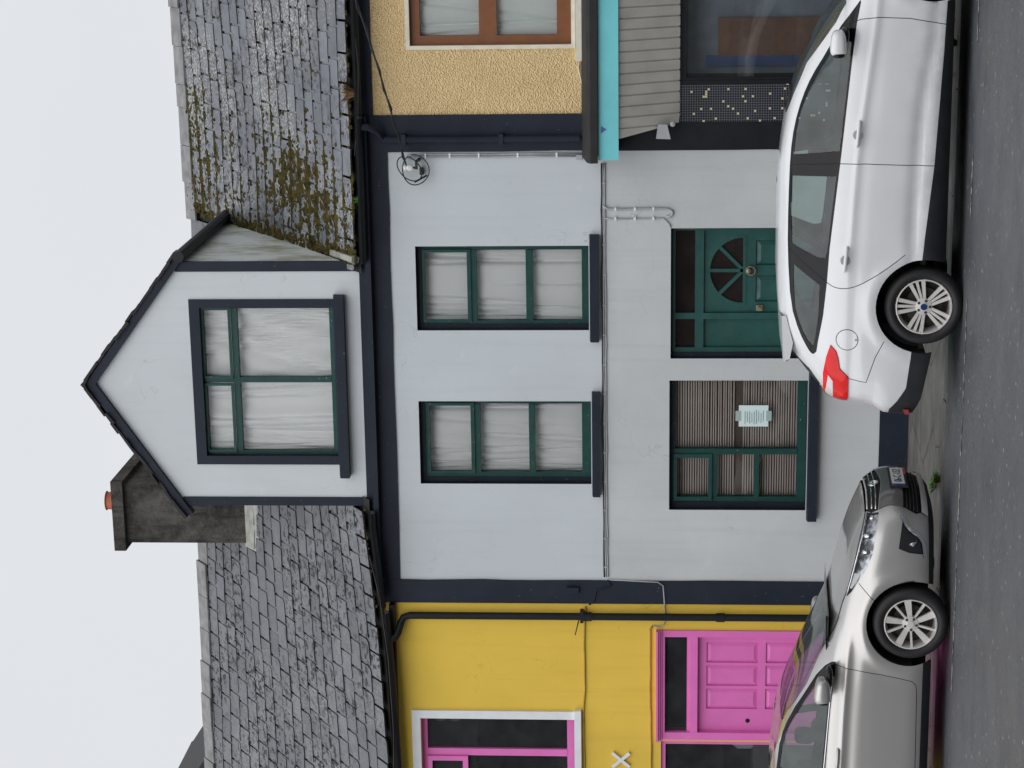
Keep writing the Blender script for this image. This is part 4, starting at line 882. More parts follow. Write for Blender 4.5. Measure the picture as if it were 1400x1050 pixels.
def inpoly(p, P):
    x, y = p; c = False; j = len(P)-1
    for i in range(len(P)):
        if (P[i][1] > y) != (P[j][1] > y) and x < (P[j][0]-P[i][0])*(y-P[i][1])/(P[j][1]-P[i][1])+P[i][0]: c = not c
        j = i
    return c
def pdist(p, L):
    d = 9.
    for (ax, ay), (bx, by) in zip(L, L[1:]):
        vx, vy = bx-ax, by-ay; q = vx*vx+vy*vy or 1e-9; t = max(0, min(1, ((p[0]-ax)*vx+(p[1]-ay)*vy)/q)); d = min(d, math.hypot(p[0]-ax-t*vx, p[1]-ay-t*vy))
    return d
def offs(L, w):
    o = []
    for i, p in enumerate(L):
        a = L[max(0, i-1)]; b = L[min(len(L)-1, i+1)]; dx, dy = b[0]-a[0], b[1]-a[1]; l = math.hypot(dx, dy) or 1; o.append((p[0]-dy/l*w, p[1]+dx/l*w))
    return o
def chaikin(L, n=2, closed=False):
    for _ in range(n):
        o = [] if closed else [L[0]]
        for a, b in (zip(L, L[1:]+L[:1]) if closed else zip(L, L[1:])): o += [(a[0]*.75+b[0]*.25, a[1]*.75+b[1]*.25), (a[0]*.25+b[0]*.75, a[1]*.25+b[1]*.75)]
        if not closed: o.append(L[-1])
        L = o
    return L
def circ(cx, cz, r, n=40): return [(cx+r*math.cos(6.28318*i/n), cz+r*math.sin(6.28318*i/n)) for i in range(n)]
def body_regions(S, zs, cuts, classify):
    """loft half a body, cut it along the panel lines, hand back faces by region"""
    bm = bmesh.new(); rows = []
    for z in zs: rows.append([bm.verts.new(p) for p in S.ring(z)])
    for a, b in zip(rows, rows[1:]):
        for k in range(len(a)-1):
            try: bm.faces.new((a[k], a[k+1], b[k+1], b[k]))
            except ValueError: pass
    top = rows[-1]; cl = [bm.verts.new((v.co.x, 0, v.co.z+.003)) for v in top]
    for k in range(1, len(top)-2): bm.faces.new((top[k], top[k+1], cl[k+1], cl[k]))
    bmesh.ops.remove_doubles(bm, verts=bm.verts, dist=1e-5)
    bm.normal_update()
    for view, L, pred in cuts:
        ia, ib = (0, 2) if view == 'side' else (1, 2)
        for (a, b) in zip(L, L[1:]):
            d = (b[0]-a[0], b[1]-a[1]); l = math.hypot(*d)
            if l < 1e-6: continue
            e = .004; lo = (min(a[0], b[0])-e, min(a[1], b[1])-e); hi = (max(a[0], b[0])+e, max(a[1], b[1])+e); fs = []
            for f in bm.faces:
                c0 = [v.co[ia] for v in f.verts]
                if max(c0) < lo[0] or min(c0) > hi[0]: continue
                c1 = [v.co[ib] for v in f.verts]
                if max(c1) < lo[1] or min(c1) > hi[1]: continue
                if pred and not pred(f.calc_center_median()): continue
                fs.append(f)
            if not fs: continue
            geom = list({x for f in fs for x in (*f.verts, *f.edges)})+fs
            no = [0, 0, 0]; co = [0, 0, 0]; no[ia] = d[1]/l; no[ib] = -d[0]/l; co[ia], co[ib] = a
            bmesh.ops.bisect_plane(bm, geom=geom, dist=2e-5, plane_co=co, plane_no=no)
    bm.normal_update(); reg = {}
    for f in bm.faces:
        r = classify(f.calc_center_median())
        if r: reg.setdefault(r, []).append(f)
    out = {}
    for r, fs in reg.items():
        idx = {}; V = []; N = []; F = []
        for f in fs:
            q = []
            for v in f.verts:
                if v not in idx:
                    idx[v] = len(V); V.append(v.co.copy()); n = v.normal.copy()
                    if abs(v.co.y) < 1e-4: n.y = 0
                    if n.length < 1e-6: n = f.normal.copy()
                    N.append(n.normalized())
                q.append(idx[v])
            F.append(q)
        out[r] = (V, N, F)
    bm.free(); return out
def shell(name, parts, mats, parent, side=0, off=0.):
    """parts: list of (region, material index); side 0 = both halves, -1 near, +1 far"""
    V = []; N = []; F = []; MI = []
    for (v, n, f), mi in parts:
        for s in ((-1, 1) if side == 0 else (side,)):
            i = len(V); V += [(p.x+q.x*off, (p.y+q.y*off)*(-s), p.z+q.z*off) for p, q in zip(v, n)]; N += [(q.x, q.y*(-s), q.z) for q in n]
            F += [tuple(i+k for k in (ff if s < 0 else ff[::-1])) for ff in f]; MI += [mi]*len(f)
    me = bpy.data.meshes.new(name); me.from_pydata(V, [], F)
    for m in mats: me.materials.append(MAT[m])
    me.polygons.foreach_set('material_index', MI); me.polygons.foreach_set('use_smooth', [True]*len(F))
    me.normals_split_custom_set_from_vertices(N); o = bpy.data.objects.new(name, me); return link(o, parent)
def blob(name, mat, parent, c, r, e=.6, taper=0., n=20, m=12):
    """rounded box (superellipsoid)"""
    mb = MB(); pw = lambda v: math.copysign(abs(v)**e, v)
    for j in range(m+1):
        b = -math.pi/2+math.pi*j/m
        for i in range(n):
            a = 2*math.pi*i/n; X = pw(math.cos(b))*pw(math.cos(a)); Y = pw(math.cos(b))*pw(math.sin(a)); Z = pw(math.sin(b)); k = 1+taper*X
            mb.v.append((c[0]+r[0]*X, c[1]+r[1]*Y, c[2]+r[2]*Z*k))
    for j in range(m):
        for i in range(n): mb.f.append((j*n+i, j*n+(i+1) % n, (j+1)*n+(i+1) % n, (j+1)*n+i))
    return smooth_by_angle(mb.build(name, mat, parent), 60)
def wheel(parent, x, y, s, style, rad=.316, rim=.235, phase=0., badge='alloy_silver'):
    """s=-1: outer face towards -y"""
    T = lambda prof: [(r, h*-s) for r, h in prof]
    c = (x, y, rad); k = rim/.235
    mb = MB(); mb.lathe(T([(rim-.004, -.085), (rim+.006, -.100), (rim+.03, -.108), (rad-.035, -.106), (rad-.014, -.093), (rad-.003, -.072), (rad, -.045), (rad, .045), (rad-.003, .072), (rad-.02, .095), (rim, .10)]), c, 56)
    ty = mb.build('wheel', 'tyre_rubber', parent); smooth_by_angle(ty, 40)
    mb = MB(); mb.lathe(T([(rim-.004, -.088), (rim-.006, -.096), (rim-.014, -.097), (rim-.020, -.085), (rim-.028, -.03), (rim-.035, .09)]), c, 56)
    yo = -.083*-s; d3 = (0, .028*-s, 0)
    def bar(a, o0, o1, r0, r1, w0, w1, yo0=0., yo1=0.):
        u = Vector((math.cos(a), 0, math.sin(a))); t = Vector((-u.z, 0, u.x)); b0 = Vector(c)+u*r0+t*o0; b1 = Vector(c)+u*r1+t*o1
        y0 = Vector((0, yo+yo0*-s, 0)); y1 = Vector((0, yo+yo1*-s, 0)); mb.prism([b0-t*w0+y0, b0+t*w0+y0, b1+t*w1+y1, b1-t*w1+y1], d3)
    for i in range(5):
        a = phase+6.28318*i/5
        if style == 'triple':
            for o0, o1, w0, w1 in ((-.020, -.056, .011, .017), (0, 0, .009, .012), (.020, .056, .011, .017)): bar(a, o0*k, o1*k, .045, rim-.012, w0, w1, .004, -.006)
        else:
            bar(a, 0, .010, .045, rim-.012, .018, .030, .006, -.006); bar(a+.62, 0, -.004, .045, rim-.012, .008, .010, .008, -.004)
    mb.lathe(T([(0, -.094), (.030, -.094), (.034, -.088), (.066, -.084), (.068, -.05)]), c, 30)
    rm = mb.build('rim', 'alloy_silver', ty); smooth_by_angle(rm, 30)
    mb = MB()
    for i in range(5):
        a = phase+.63+6.28318*i/5; mb.lathe(T([(0, -.0955), (.008, -.0955), (.0115, -.090), (.0115, -.08)]), (c[0]+.050*math.cos(a), c[1], c[2]+.050*math.sin(a)), 8)
    mb.build('wheel_nut', 'brake_dark', ty)
    mb = MB(); mb.lathe(T([(0, -.0972), (.027, -.0972), (.027, -.094)]), c, 20); mb.build('hub_cap', badge, ty)
    mb = MB(); mb.lathe(T([(0, -.02), (.150, -.02), (.150, .0)]), c, 32); mb.lathe(T([(.15, .03), (rim-.03, .03)]), c, 32); mb.build('brake_disc', 'brake_dark', ty)
    return ty
def arch_liner(parent, x, r, yo, yi):
    mb = MB(); mb.lathe([(r, yo), (r, yi), (.02, yi)], (x, 0, .316), 32, 'y', R(-4), R(184)); o = mb.build('arch_liner', 'gap_black', parent); return o
def car_text(body, size, loc, parent, mat, name='lettering'):
    cu = bpy.data.curves.new('t', 'FONT'); cu.body = body; cu.size = size; cu.align_x = 'CENTER'; cu.align_y = 'CENTER'; cu.extrude = .001
    to = bpy.data.objects.new('t', cu); C.objects.link(to); dg = bpy.context.evaluated_depsgraph_get(); me = bpy.data.meshes.new_from_object(to.evaluated_get(dg)); bpy.data.objects.remove(to)
    me.materials.clear(); me.materials.append(MAT[mat]); o = bpy.data.objects.new(name, me); link(o, parent); return o
def put_car(root, x, y, z, roll): root.location = (x, y, z); root.rotation_euler = (roll, 0, 0)
ROLL = R(-3.5)
def seats(root, spots, floor=.30):
    for (x, y, h) in spots:
        o = blob('seat', 'seat_fabric', root, (x+.18, y, floor+.20), (.27, .23, .10), .5)
        blob('backrest', 'seat_fabric', o, (x-.12, y, floor+.48), (.09, .22, .32), .5); blob('headrest', 'seat_fabric', o, (x-.17, y, floor+.86), (.05, .13, .09), .6)
def strip_cuts(L, w, pred=None): return [('side', offs(L, w), pred), ('side', offs(L, -w), pred)]

# ---------------------------------------------------------------- white hatchback
S = white()
wc = thing('parked_car', 'white hatchback parked in front of the green door', 'car', (0, 0, 0), None, False)
put_car(wc, -3.574, -3.602, .130, ROLL)
DLO = chaikin([(2.46, .886), (2.33, .972), (2.22, 1.045), (2.04, 1.137), (1.85, 1.25), (1.67, 1.325), (1.45, 1.383), (1.22, 1.41), (.8, 1.42), (.40, 1.418), (-.04, 1.385), (-.27, 1.312), (-.42, 1.232), (-.455, 1.195), (-.42, 1.168)], 1)+[(-.33, 1.158), (-.1, 1.122), (.18, 1.098), (.47, 1.082), (1.23, 1.008), (1.6, .975), (1.97, .942), (2.28, .91), (2.44, .882)]
G_F = [(1.215, 1.385), (1.265, 1.022), (1.7, .982), (2.13, .945), (2.165, 1.03), (1.89, 1.195), (1.72, 1.28), (1.57, 1.335), (1.4, 1.37)]
G_R = [(1.04, 1.395), (1.06, 1.042), (.8, 1.068), (.45, 1.10), (.385, 1.115), (.385, 1.18), (.42, 1.26), (.48, 1.385), (.8, 1.398)]
G_Q = [(.31, 1.37), (.155, 1.155), (-.1, 1.16), (-.33, 1.185), (-.38, 1.20), (-.34, 1.24), (-.26, 1.285), (-.16, 1.325), (-.06, 1.352), (.1, 1.365)]
WS = [(1.50, 1.452), (1.69, 1.388), (1.94, 1.288), (2.26, 1.07), (2.42, .99), (3.2, .99), (3.2, 1.452)]
RW = [(-.455, 1.40), (-.60, 1.22), (-.73, 1.13), (-1.3, 1.13), (-1.3, 1.40)]
TL = chaikin([(-.34, 1.055), (-.39, 1.01), (-.45, .99), (-.54, .975), (-.615, .905), (-.80, .90), (-1.2, .90), (-1.2, 1.03), (-.95, 1.07), (-.80, 1.095), (-.6, 1.105), (-.45, 1.085)], 0)
TC = [(-.61, 1.062), (-.66, 1.025), (-1.2, .995), (-1.2, 1.05), (-.79, 1.078)]
BB = [(-.30, .05), (-.30, .40), (-.39, .405), (-.70, .435), (-.82, .50), (-.91, .56), (-1.4, .565), (-1.4, .05)]
BU = [(-.2, .05), (-.2, .215), (-.40, .245), (-.80, .31), (-.93, .36), (-1.4, .37), (-1.4, .05)]
SI = [(.25, .05), (.25, .355), (.54, .33), (1.15, .272), (2.04, .226), (2.45, .212), (2.45, .05)]
FB = [(2.9, .05), (2.9, .24), (3.8, .24), (3.8, .05)]
gB = [(1.13, 1.41), (1.165, 1.02), (1.168, .8), (1.15, .27)]; gF = [(2.20, 1.06), (2.27, .97), (2.31, .88), (2.325, .74), (2.315, .5), (2.265, .22)]
gR = chaikin([(.44, 1.415), (.19, 1.11), (.145, 1.03), (.145, .93), (.185, .82), (.32, .62), (.44, .47)], 2); gS = [(-.29, .63), (-.43, .695), (-.6, .745), (-.655, .76), (-.645, .82), (-.63, .895)]
FL = circ(-.285, .925, .088, 28); AR = .388
w_ = .0032
yf = lambda c: c.y < -.40
cuts = [('side', DLO+DLO[:1], None), ('side', G_F+G_F[:1], None), ('side', G_R+G_R[:1], None), ('side', G_Q+G_Q[:1], None), ('side', WS[:6], None), ('side', [WS[0], WS[-1]], None), ('side', RW[:4], None), ('side', [RW[0], RW[-1]], None), ('side', TL+TL[:1], None), ('side', TC+TC[:1], None), ('side', BB[1:7], None), ('side', BU[1:6], None), ('side', SI[1:6], None), ('side', FB[1:3], None)]
for a in (0, 2.83): q = circ(a, .316, AR, 48); cuts.append(('side', q+q[:1], yf)); q = circ(a, .316, AR+.012, 48); cuts.append(('side', q+q[:1], yf))
for L in (gB, gF, gR, gS, FL+FL[:1]): cuts += strip_cuts(L, w_)
cuts.append(('front', [(-.44, .5), (-.44, 1.2)], lambda c: c.x < 0))
def cls(c):
    p = (c.x, c.z)
    if c.y < -.45 or True:
        for a in (0, 2.83):
            r = math.hypot(c.x-a, c.z-.316)
            if r < AR and c.z < .9: return None
    if inpoly(p, G_F): return 'gf'
    if inpoly(p, G_R): return 'gr'
    if inpoly(p, G_Q): return 'gq'
    for L in (gB, gF, gR):
        if pdist(p, L) < w_ and c.z < 1.42: return 'gap'
    if inpoly(p, DLO): return 'trim'
    if inpoly(p, WS): return 'ws'
    if inpoly(p, RW): return 'rw'
    if c.y < -.44:
        if inpoly(p, TC): return 'tc'
        if inpoly(p, TL): return 'tl'
    if inpoly(p, BU): return None
    if inpoly(p, BB): return 'rb'
    if inpoly(p, FB): return 'fb'
    if inpoly(p, SI): return 'sill'
    if pdist(p, gS) < w_ or pdist(p, FL+FL[:1]) < w_*.8: return 'gap'
    if inpoly(p, FL): return 'flap'
    if .2 < c.x < 2.33 and c.z < 1.15:
        def gx(L):
            for (ax, az), (bx, bz) in zip(L, L[1:]):
                if min(az, bz) <= c.z <= max(az, bz): return ax+(bx-ax)*(c.z-az)/((bz-az) or 1e-9)
            return L[-1][0]
        xb, xf, xr = gx(gB), gx(gF), gx(gR)
        if c.x > xb and c.x < xf: return 'fd'
        if c.x <= xb and c.x > xr and c.z > .44: return 'rd'
        if c.x <= xb and c.x > .44 and c.z <= .44: return 'rd'
    return 'body'
zs = list(np.arange(.15, .70, .03))+list(np.arange(.70, 1.0, .02))+list(np.arange(1.0, 1.42, .03))+[1.42, 1.44, 1.46, 1.475, 1.49, 1.50, 1.508, 1.515]
RG = body_regions(S, zs, cuts, cls)
shell('body', [(RG['body'], 0), (RG['gap'], 1)], ['white_car_paint', 'gap_black'], wc)
for s in (-1, 1):
    fd = shell('front_door', [(RG['fd'], 0)], ['white_car_paint'], wc, s); rd = shell('rear_door', [(RG['rd'], 0)], ['white_car_paint'], wc, s)
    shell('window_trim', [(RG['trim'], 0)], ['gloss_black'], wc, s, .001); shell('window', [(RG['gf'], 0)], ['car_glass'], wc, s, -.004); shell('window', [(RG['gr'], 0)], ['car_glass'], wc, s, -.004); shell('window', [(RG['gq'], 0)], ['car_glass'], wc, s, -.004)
    shell('sill', [(RG['sill'], 0)], ['car_black_plastic'], wc, s, .004)
    t_ = shell('tail_light', [(RG['tl'], 0)], ['tail_red'], wc, s, .010); shell('lens', [(RG['tc'], 0)], ['tail_clear'], t_, s, .012)
    for hx, hz, yy, dr in ((.39, .955, .905, rd), (1.41, .880, .915, fd)):
        mb = MB(); mb.tube([(hx-.10, s*(yy-.005), hz+.008), (hx-.085, s*(yy+.022), hz+.006), (hx, s*(yy+.030), hz), (hx+.085, s*(yy+.024), hz-.008), (hx+.10, s*(yy-.002), hz-.010)], [.012, .014, .015, .014, .012], 10); smooth_by_angle(mb.build('handle', 'white_car_paint', dr), 50)
        mb = MB(); mb.lathe([(.0, s*.0005), (.040, s*.0005), (.041, -s*.012)], (hx-.01, s*(yy-.001), hz), 20); mb.build('handle_cup', 'grey_plastic', dr)
    mi = blob('wing_mirror', 'white_car_paint', wc, (2.135, s*1.0, 1.055), (.105, .10, .062), .62, -.15)
    blob('mirror_base', 'gloss_black', mi, (2.19, s*.90, 1.0), (.06, .10, .035), .7); blob('mirror_glass', 'gloss_black', mi, (2.05, s*1.0, 1.05), (.03, .085, .05), .6)
    arch_liner(wc, 0, AR+.004, s*.885, s*.52); arch_liner(wc, 2.83, AR+.004, s*.885, s*.52)
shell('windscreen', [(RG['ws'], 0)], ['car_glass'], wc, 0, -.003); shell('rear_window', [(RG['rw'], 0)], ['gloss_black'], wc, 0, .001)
shell('rear_bumper', [(RG['rb'], 0)], ['car_black_plastic'], wc, 0, .006); shell('front_bumper', [(RG['fb'], 0)], ['car_black_plastic'], wc, 0, .004)
shell('fuel_flap', [(RG['flap'], 0)], ['white_car_paint'], wc, -1, .001)
mb = MB(); mb.tube([(-.283, -.895, .845), (-.283, -.895, .865)], .006, 6); mb.build('flap_catch', 'grey_plastic', wc)
mb = MB()                                    # roof spoiler
ys = np.linspace(-.60, .60, 17); ed = lambda y: -.63+.10*(abs(y)/.6)**2.5
for a, b in zip(ys, ys[1:]):
    def P(y, t): return [(-.15, y*1.0, 1.492-.035*(abs(y)/.6)**2), (-.40, y, 1.475-.03*(abs(y)/.6)**2), (ed(y), y, 1.440-.025*(abs(y)/.6)**2), (ed(y)+.01, y, 1.41-.025*(abs(y)/.6)**2), (-.38, y, 1.36), (-.15, y, 1.42)][t]
    for t in range(5): mb.quad(P(b, t), P(a, t), P(a, t+1), P(b, t+1))
mb.poly([P(-.6, t) for t in range(6)]); mb.poly([P(.6, t) for t in range(5, -1, -1)])
smooth_by_angle(mb.build('spoiler', 'white_car_paint', wc), 40)
mb = MB(); mb.prism([(-.905, -.735, .40), (-.955, -.665, .39), (-.955, -.665, .425), (-.905, -.735, .445)], (-.010, -.006, 0)); mb.build('reflector', 'plate_red', wc)
for x in (0, 2.83):
    wheel(wc, x, -.79, -1, 'triple', .316, .232, .30, 'badge_blue'); wheel(wc, x, .79, 1, 'triple', .316, .232, .7, 'badge_blue')
MB().box(-.36, 3.3, -.50, .50, .17, .22).build('underbody', 'gap_black', wc)
MB().box(-.5, 2.0, -.70, .70, .30, .34).build('floor', 'seat_fabric', wc)
blob('dashboard', 'seat_fabric', wc, (2.15, 0, .86), (.32, .74, .13), .4); seats(wc, [(1.25, -.36, 0), (1.25, .36, 0), (.35, -.40, 0), (.35, .40, 0)])
MB().box(-.70, -.2, -.62, .62, .34, .93).build('parcel_shelf', 'seat_fabric', wc)

# ---------------------------------------------------------------- silver saloon
k = NB('lamp_inner'); k.col(k.mix(k.ramp(k.noise(14, 2), .42, .58), (.10, .10, .11), (.62, .63, .65))).set(rough=.25, metal=.6)
k = NB('bumper_dark_refl'); k.col((.11, .107, .104)).set(rough=.3, coat=.6)  # body panel painted darker, standing in for the dark surroundings it reflects
S = grey()
gc = thing('parked_car', 'silver saloon with chrome fog lamp trim parked in front of the pink door', 'car', (0, 0, 0), None, False)
put_car(gc, -6.319, -3.622, .150, ROLL)
DLO = [(-2.62, 1.09), (-2.5, 1.20), (-2.3, 1.33), (-2.1, 1.395), (-1.9, 1.418), (-1.49, 1.418), (-1.24, 1.395), (-1.12, 1.368), (-1.02, 1.332), (-.88, 1.27), (-.75, 1.20), (-.54, 1.09), (-.44, 1.02), (-.385, .965), (-.37, .93), (-.45, .938), (-.77, .968), (-1.35, 1.005), (-2.0, 1.04), (-2.4, 1.07)]
G_F = [(-1.46, 1.035), (-1.46, 1.392), (-1.25, 1.372), (-1.13, 1.345), (-1.03, 1.308), (-.90, 1.245), (-.77, 1.175), (-.60, 1.08), (-.555, 1.03), (-.55, .975), (-.8, .992)]
G_R = [(-1.54, 1.04), (-1.54, 1.395), (-1.9, 1.395), (-2.1, 1.37), (-2.25, 1.32), (-2.25, 1.08), (-2.0, 1.065)]
WS = [(-1.36, 1.437), (-1.17, 1.405), (-.96, 1.33), (-.65, 1.17), (-.39, 1.07), (-.22, .99), (.6, .99), (.6, 1.437)]
RW = [(-2.25, 1.425), (-2.45, 1.34), (-2.75, 1.12), (-4, 1.12), (-4, 1.425)]
HL = [(.865, .69), (.905, .595), (.76, .62), (.60, .642), (.46, .695), (.35, .755), (.25, .808), (.19, .853), (.28, .832), (.48, .785), (.68, .738)]
FG = [(.885, .395), (.80, .345), (.715, .235), (.59, .215), (.61, .34), (.645, .43)]
CH = chaikin([(.885, .398), (.80, .352), (.72, .228), (.58, .210)], 2)
G1 = [(.05, .70), (-.44, .705), (-.55, .655), (-.575, .60), (-.16, .562), (.05, .55)]
G2 = [(.05, .545), (-.16, .555), (-.575, .595), (-.56, .50), (-.58, .39), (.05, .37)]
G3 = [(.05, .37), (-.58, .39), (-.60, .28), (-.57, .24), (.05, .225)]
G4 = [(.05, .225), (-.575, .24), (-.58, .19), (.05, .18)]
gD = [(-.39, .95), (-.42, .80), (-.43, .72), (-.455, .55), (-.49, .38), (-.515, .29), (-.55, .255), (-.63, .245), (-1.5, .235)]; gB = [(-1.50, 1.02), (-1.50, .235)]
gH = [(.20, .86), (.12, .885), (-.02, .918), (-.12, .95), (-.20, .985)]; gS = [(.33, .755), (.21, .63), (.18, .60)]; gN = [(.86, .70), (.68, .745), (.48, .79), (.28, .838), (.20, .86)]
SI = [(-.35, .05), (-.35, .20), (-2.35, .20), (-2.35, .05)]; VL = [(.30, .05), (.30, .172), (.85, .178), (1.3, .178), (1.3, .05)]
AR = .372
cuts = [('side', DLO+DLO[:1], None), ('side', G_F+G_F[:1], None), ('side', G_R+G_R[:1], None), ('side', WS[:7], None), ('side', [WS[0], WS[-1]], None), ('side', RW[:4], None), ('side', [RW[0], RW[-1]], None), ('side', HL+HL[:1], None), ('side', FG+FG[:1], None), ('side', SI[1:3], None), ('side', VL[1:4], None)]
nose = lambda c: c.x > .62
for G in (G1, G2, G3, G4): cuts.append(('front', G+G[:1], nose))
for a in (0, -2.7): q = circ(a, .316, AR, 48); cuts.append(('side', q+q[:1], yf))
for L in (gD, gB, gH, gS, gN): cuts += strip_cuts(L, w_)
cuts += strip_cuts(CH, .014)
def cls(c):
    p = (c.x, c.z); q = (c.y, c.z)
    for a in (0, -2.7):
        if math.hypot(c.x-a, c.z-.316) < AR and c.z < .9: return None
    if inpoly(p, G_F): return 'gf'
    if inpoly(p, G_R): return 'gr'
    if inpoly(p, HL): return 'hl'
    if pdist(p, CH) < .014 and c.x > .5: return 'ch'
    if inpoly(p, FG): return 'fg'
    if nose(c):
        for G, nme in ((G1, 'g1'), (G2, 'g2'), (G3, 'g3'), (G4, 'g4')):
            if inpoly(q, G): return nme
    for L in (gD, gB, gH, gS, gN):
        if pdist(p, L) < w_: return 'gap'
    if inpoly(p, DLO): return 'trim'
    if inpoly(p, WS): return 'ws'
    if inpoly(p, RW): return 'rw'
    if inpoly(p, VL): return 'vl'
    if inpoly(p, SI): return 'sill'
    if -1.5 < c.x < -.38 and .24 < c.z < 1.05:
        for (ax, az), (bx, bz) in zip(gD, gD[1:]):
            if min(az, bz) <= c.z <= max(az, bz) and c.x < ax+(bx-ax)*(c.z-az)/((bz-az) or 1e-9): return 'fd'
    return 'body'
zs = list(np.arange(.13, .60, .03))+list(np.arange(.60, 1.0, .015))+list(np.arange(1.0, 1.40, .03))+[1.40, 1.42, 1.44, 1.455, 1.465, 1.472, 1.478, 1.482]
RG = body_regions(S, zs, cuts, cls)
shell('body', [(RG['body'], 0), (RG['gap'], 1)], ['silver_car_paint', 'gap_black'], gc)
for s in (-1, 1):
    fd = shell('front_door', [(RG['fd'], 0)], ['silver_car_paint'], gc, s)
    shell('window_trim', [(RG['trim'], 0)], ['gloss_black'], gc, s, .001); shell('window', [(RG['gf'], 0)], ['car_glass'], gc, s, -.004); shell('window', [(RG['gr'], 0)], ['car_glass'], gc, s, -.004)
    shell('sill', [(RG['sill'], 0)], ['car_black_plastic'], gc, s, .003)
    # head lamp: dark bowl behind a clear cover, chrome brow, projector
    h_ = shell('headlight', [(RG['hl'], 0)], ['lamp_glass'], gc, s, .004); shell('lamp_bowl', [(RG['hl'], 0)], ['lamp_inner'], h_, s, -.030)
    mb = MB(); mb.tube([(x, s*y, z) for x, y, z in ((.86, .50, .685), (.70, .625, .725), (.50, .69, .775), (.32, .72, .818), (.22, .735, .845))], .009, 6); mb.build('chrome_brow', 'chrome', h_, True)
    for (x, y, z, r) in ((.71, .655, .672, .046), (.585, .715, .69, .040), (.83, .55, .64, .034)): blob('reflector', 'chrome', h_, (x, s*y, z), (.03, r, r), 1)
    mb = MB(); mb.quad((.40, s*.745, .735), (.40, s*.735, .79), (.27, s*.755, .825), (.27, s*.76, .81)); mb.build('indicator', 'tail_clear', h_)
    f_ = shell('fog_lamp_recess', [(RG['fg'], 0)], ['car_black_plastic'], gc, s, -.012); shell('chrome_trim', [(RG['ch'], 0)], ['chrome'], gc, s, .008)
    mb = MB(); mb.lathe([(.0, .004), (.03, .0), (.036, .008), (.040, -.01)], (0, 0, 0), 20, 'x'); o = mb.build('fog_lamp', 'chrome', f_); o.location = (.690, s*.735, .315); o.rotation_euler = (0, 0, -s*R(-38) if s > 0 else R(-38)); smooth_by_angle(o, 40)
    mb = MB(); mb.tube([(-.50, s*.848, .952), (-.77, s*.853, .976), (-1.35, s*.848, 1.012), (-2.0, s*.84, 1.047)], .0065, 6); mb.build('belt_moulding', 'chrome', gc, True)
    mb = MB(); mb.tube([(-1.38, s*.86, .905), (-1.34, s*.90, .905), (-1.25, s*.905, .90), (-1.17, s*.895, .897), (-1.15, s*.86, .895)], .013, 8); smooth_by_angle(mb.build('handle', 'silver_car_paint', fd), 60)
    mi = blob('wing_mirror', 'silver_car_paint', gc, (-.575, s*.985, 1.045), (.115, .10, .068), .62, -.2)
    blob('mirror_base', 'gloss_black', mi, (-.48, s*.89, .985), (.09, .10, .03), .7); blob('mirror_glass', 'gloss_black', mi, (-.655, s*.985, 1.035), (.035, .085, .052), .6)
    mb = MB(); mb.prism([(-.36, s*.862, .935), (-.54, s*.845, .962), (-.54, s*.775, 1.085), (-.45, s*.80, 1.035)], (0, s*.012, 0)); mb.build('mirror_sail', 'gloss_black', gc)
    arch_liner(gc, 0, AR+.004, s*.85, s*.5); arch_liner(gc, -2.7, AR+.004, s*.85, s*.5)
    if s < 0:
        mb = MB(); mb.prism([(-.27, -.70, 1.005), (-.33, -.70, 1.0), (-.15, -.45, .99), (-.10, -.45, 1.0)], (0, 0, .012)); mb.build('wiper', 'gloss_black', gc)
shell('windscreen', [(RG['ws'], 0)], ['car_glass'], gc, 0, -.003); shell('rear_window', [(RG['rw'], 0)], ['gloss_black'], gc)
gr = shell('grille', [(RG['g1'], 0)], ['gap_black'], gc, 0, -.02); shell('bumper_panel', [(RG['g2'], 0)], ['bumper_dark_refl'], gc, 0, .004); lg = shell('lower_grille', [(RG['g3'], 0)], ['gap_black'], gc, 0, -.02); shell('bumper_lip', [(RG['g4'], 0)], ['alloy_silver'], gc, 0, .012)
shell('valance', [(RG['vl'], 0)], ['car_black_plastic'], gc)
def nose_curve(z, y1, dy=0., zs_=0., m=15, out_=.0):
    P = []
    for y in np.linspace(-y1, y1, m):
        zz = z+zs_*abs(y); F_, n_ = float(S.F(zz)), float(S.n(zz)); W_ = float(S.W(zz)); pp = min(.999, abs(y)/W_); P.append((S.xc+(F_-S.xc)*(1-pp**n_)**(1/n_)+out_, y, zz))
    return P
for z, y1, sl in ((.675, .44, .02), (.637, .50, .02), (.600, .54, .03)): mb = MB(); mb.tube(nose_curve(z, y1, 0, sl, 17, -.004), .0075, 6); mb.build('grille_bar', 'chrome' if z < .67 else 'alloy_silver', gr, True)
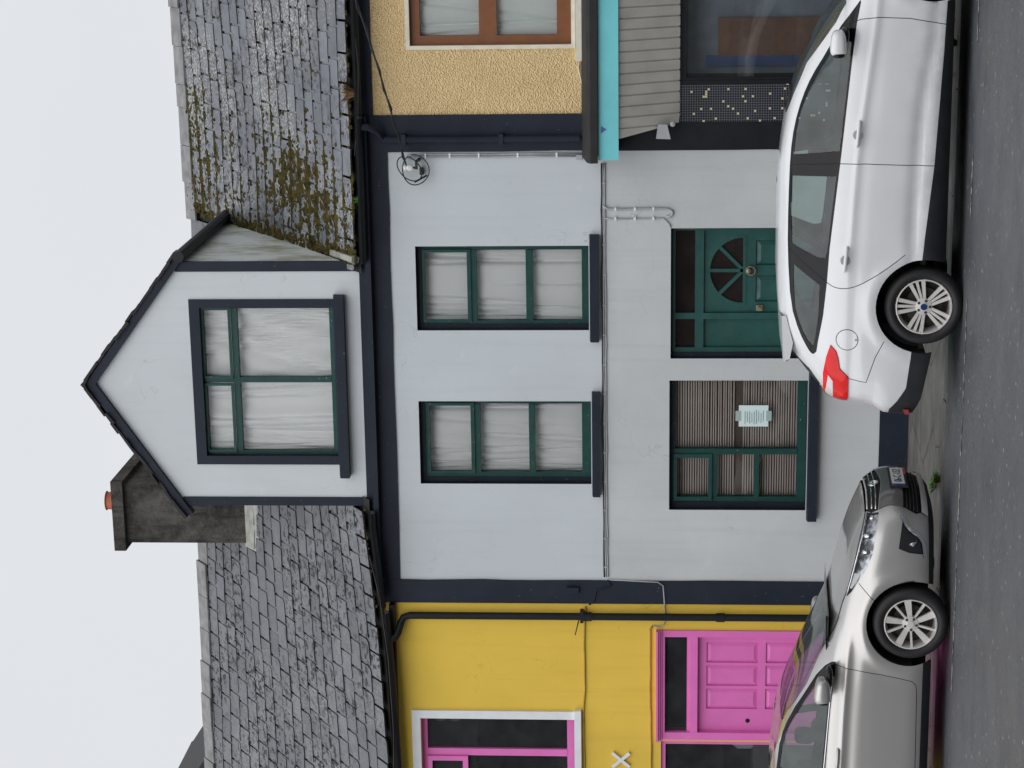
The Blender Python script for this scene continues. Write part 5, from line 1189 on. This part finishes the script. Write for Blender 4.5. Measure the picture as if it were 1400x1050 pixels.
for z in (.345, .315, .285, .255): mb = MB(); mb.tube(nose_curve(z, .56, 0, .02, 13, -.012), .006, 5); mb.build('grille_bar', 'car_black_plastic', lg, True)
em = MB(); ex_ = float(S.F(.615))+.012
for ry, rz, cz_ in ((.065, .043, .615), (.024, .040, .615), (.046, .017, .635)): em.tube([(ex_-.25*(cz_+rz*math.sin(a)-.615), ry*math.cos(a), cz_+rz*math.sin(a)) for a in np.linspace(0, 6.28318, 25)[:-1]], .0055, 6, True)
em.build('emblem', 'chrome', gc, True)
px = 1.045
pl_ = MB().box(px-.012, px, -.26, .26, .355, .465).build('number_plate', 'plate_white', gc)
MB().box(px-.013, px+.0015, -.26, -.222, .355, .465).build('blue_band', 'plate_blue', pl_); MB().box(px-.02, px-.006, -.275, .275, .335, .485).build('plate_surround', 'car_black_plastic', pl_)
MB().box(px-.011, px+.002, .08, .27, .334, .353).build('red_strip', 'plate_red', pl_)
o = car_text('06-C-152', .098, (0, 0, 0), pl_, 'ink'); o.location = (px+.0025, .02, .408); o.rotation_euler = (R(90), 0, R(90))
for x in (0, -2.7):
    wheel(gc, x, -.77, -1, 'pair', .316, .228, .1); wheel(gc, x, .77, 1, 'pair', .316, .228, .5)
MB().box(-3.4, .75, -.48, .48, .15, .2).build('underbody', 'gap_black', gc); MB().box(-2.4, -.3, -.66, .66, .28, .32).build('floor', 'seat_fabric', gc)
blob('dashboard', 'seat_fabric', gc, (-.48, 0, .84), (.34, .70, .14), .4); seats(gc, [(-1.42, -.36, 0), (-1.42, .36, 0), (-2.25, -.38, 0), (-2.25, .38, 0)])
mb = MB(); mb.tube([(-.93+.06*math.sin(a), -.36+.18*math.cos(a), .88+.17*math.sin(a)) for a in np.linspace(0, 6.283, 25)[:-1]], .014, 6, True); mb.build('steering_wheel', 'seat_fabric', gc, True)
mb = MB(); mb.quad((.0, -.70, .995), (.0, .70, .995), (-.25, .70, 1.0), (-.25, -.70, 1.0)); mb.build('cowl', 'gloss_black', gc)
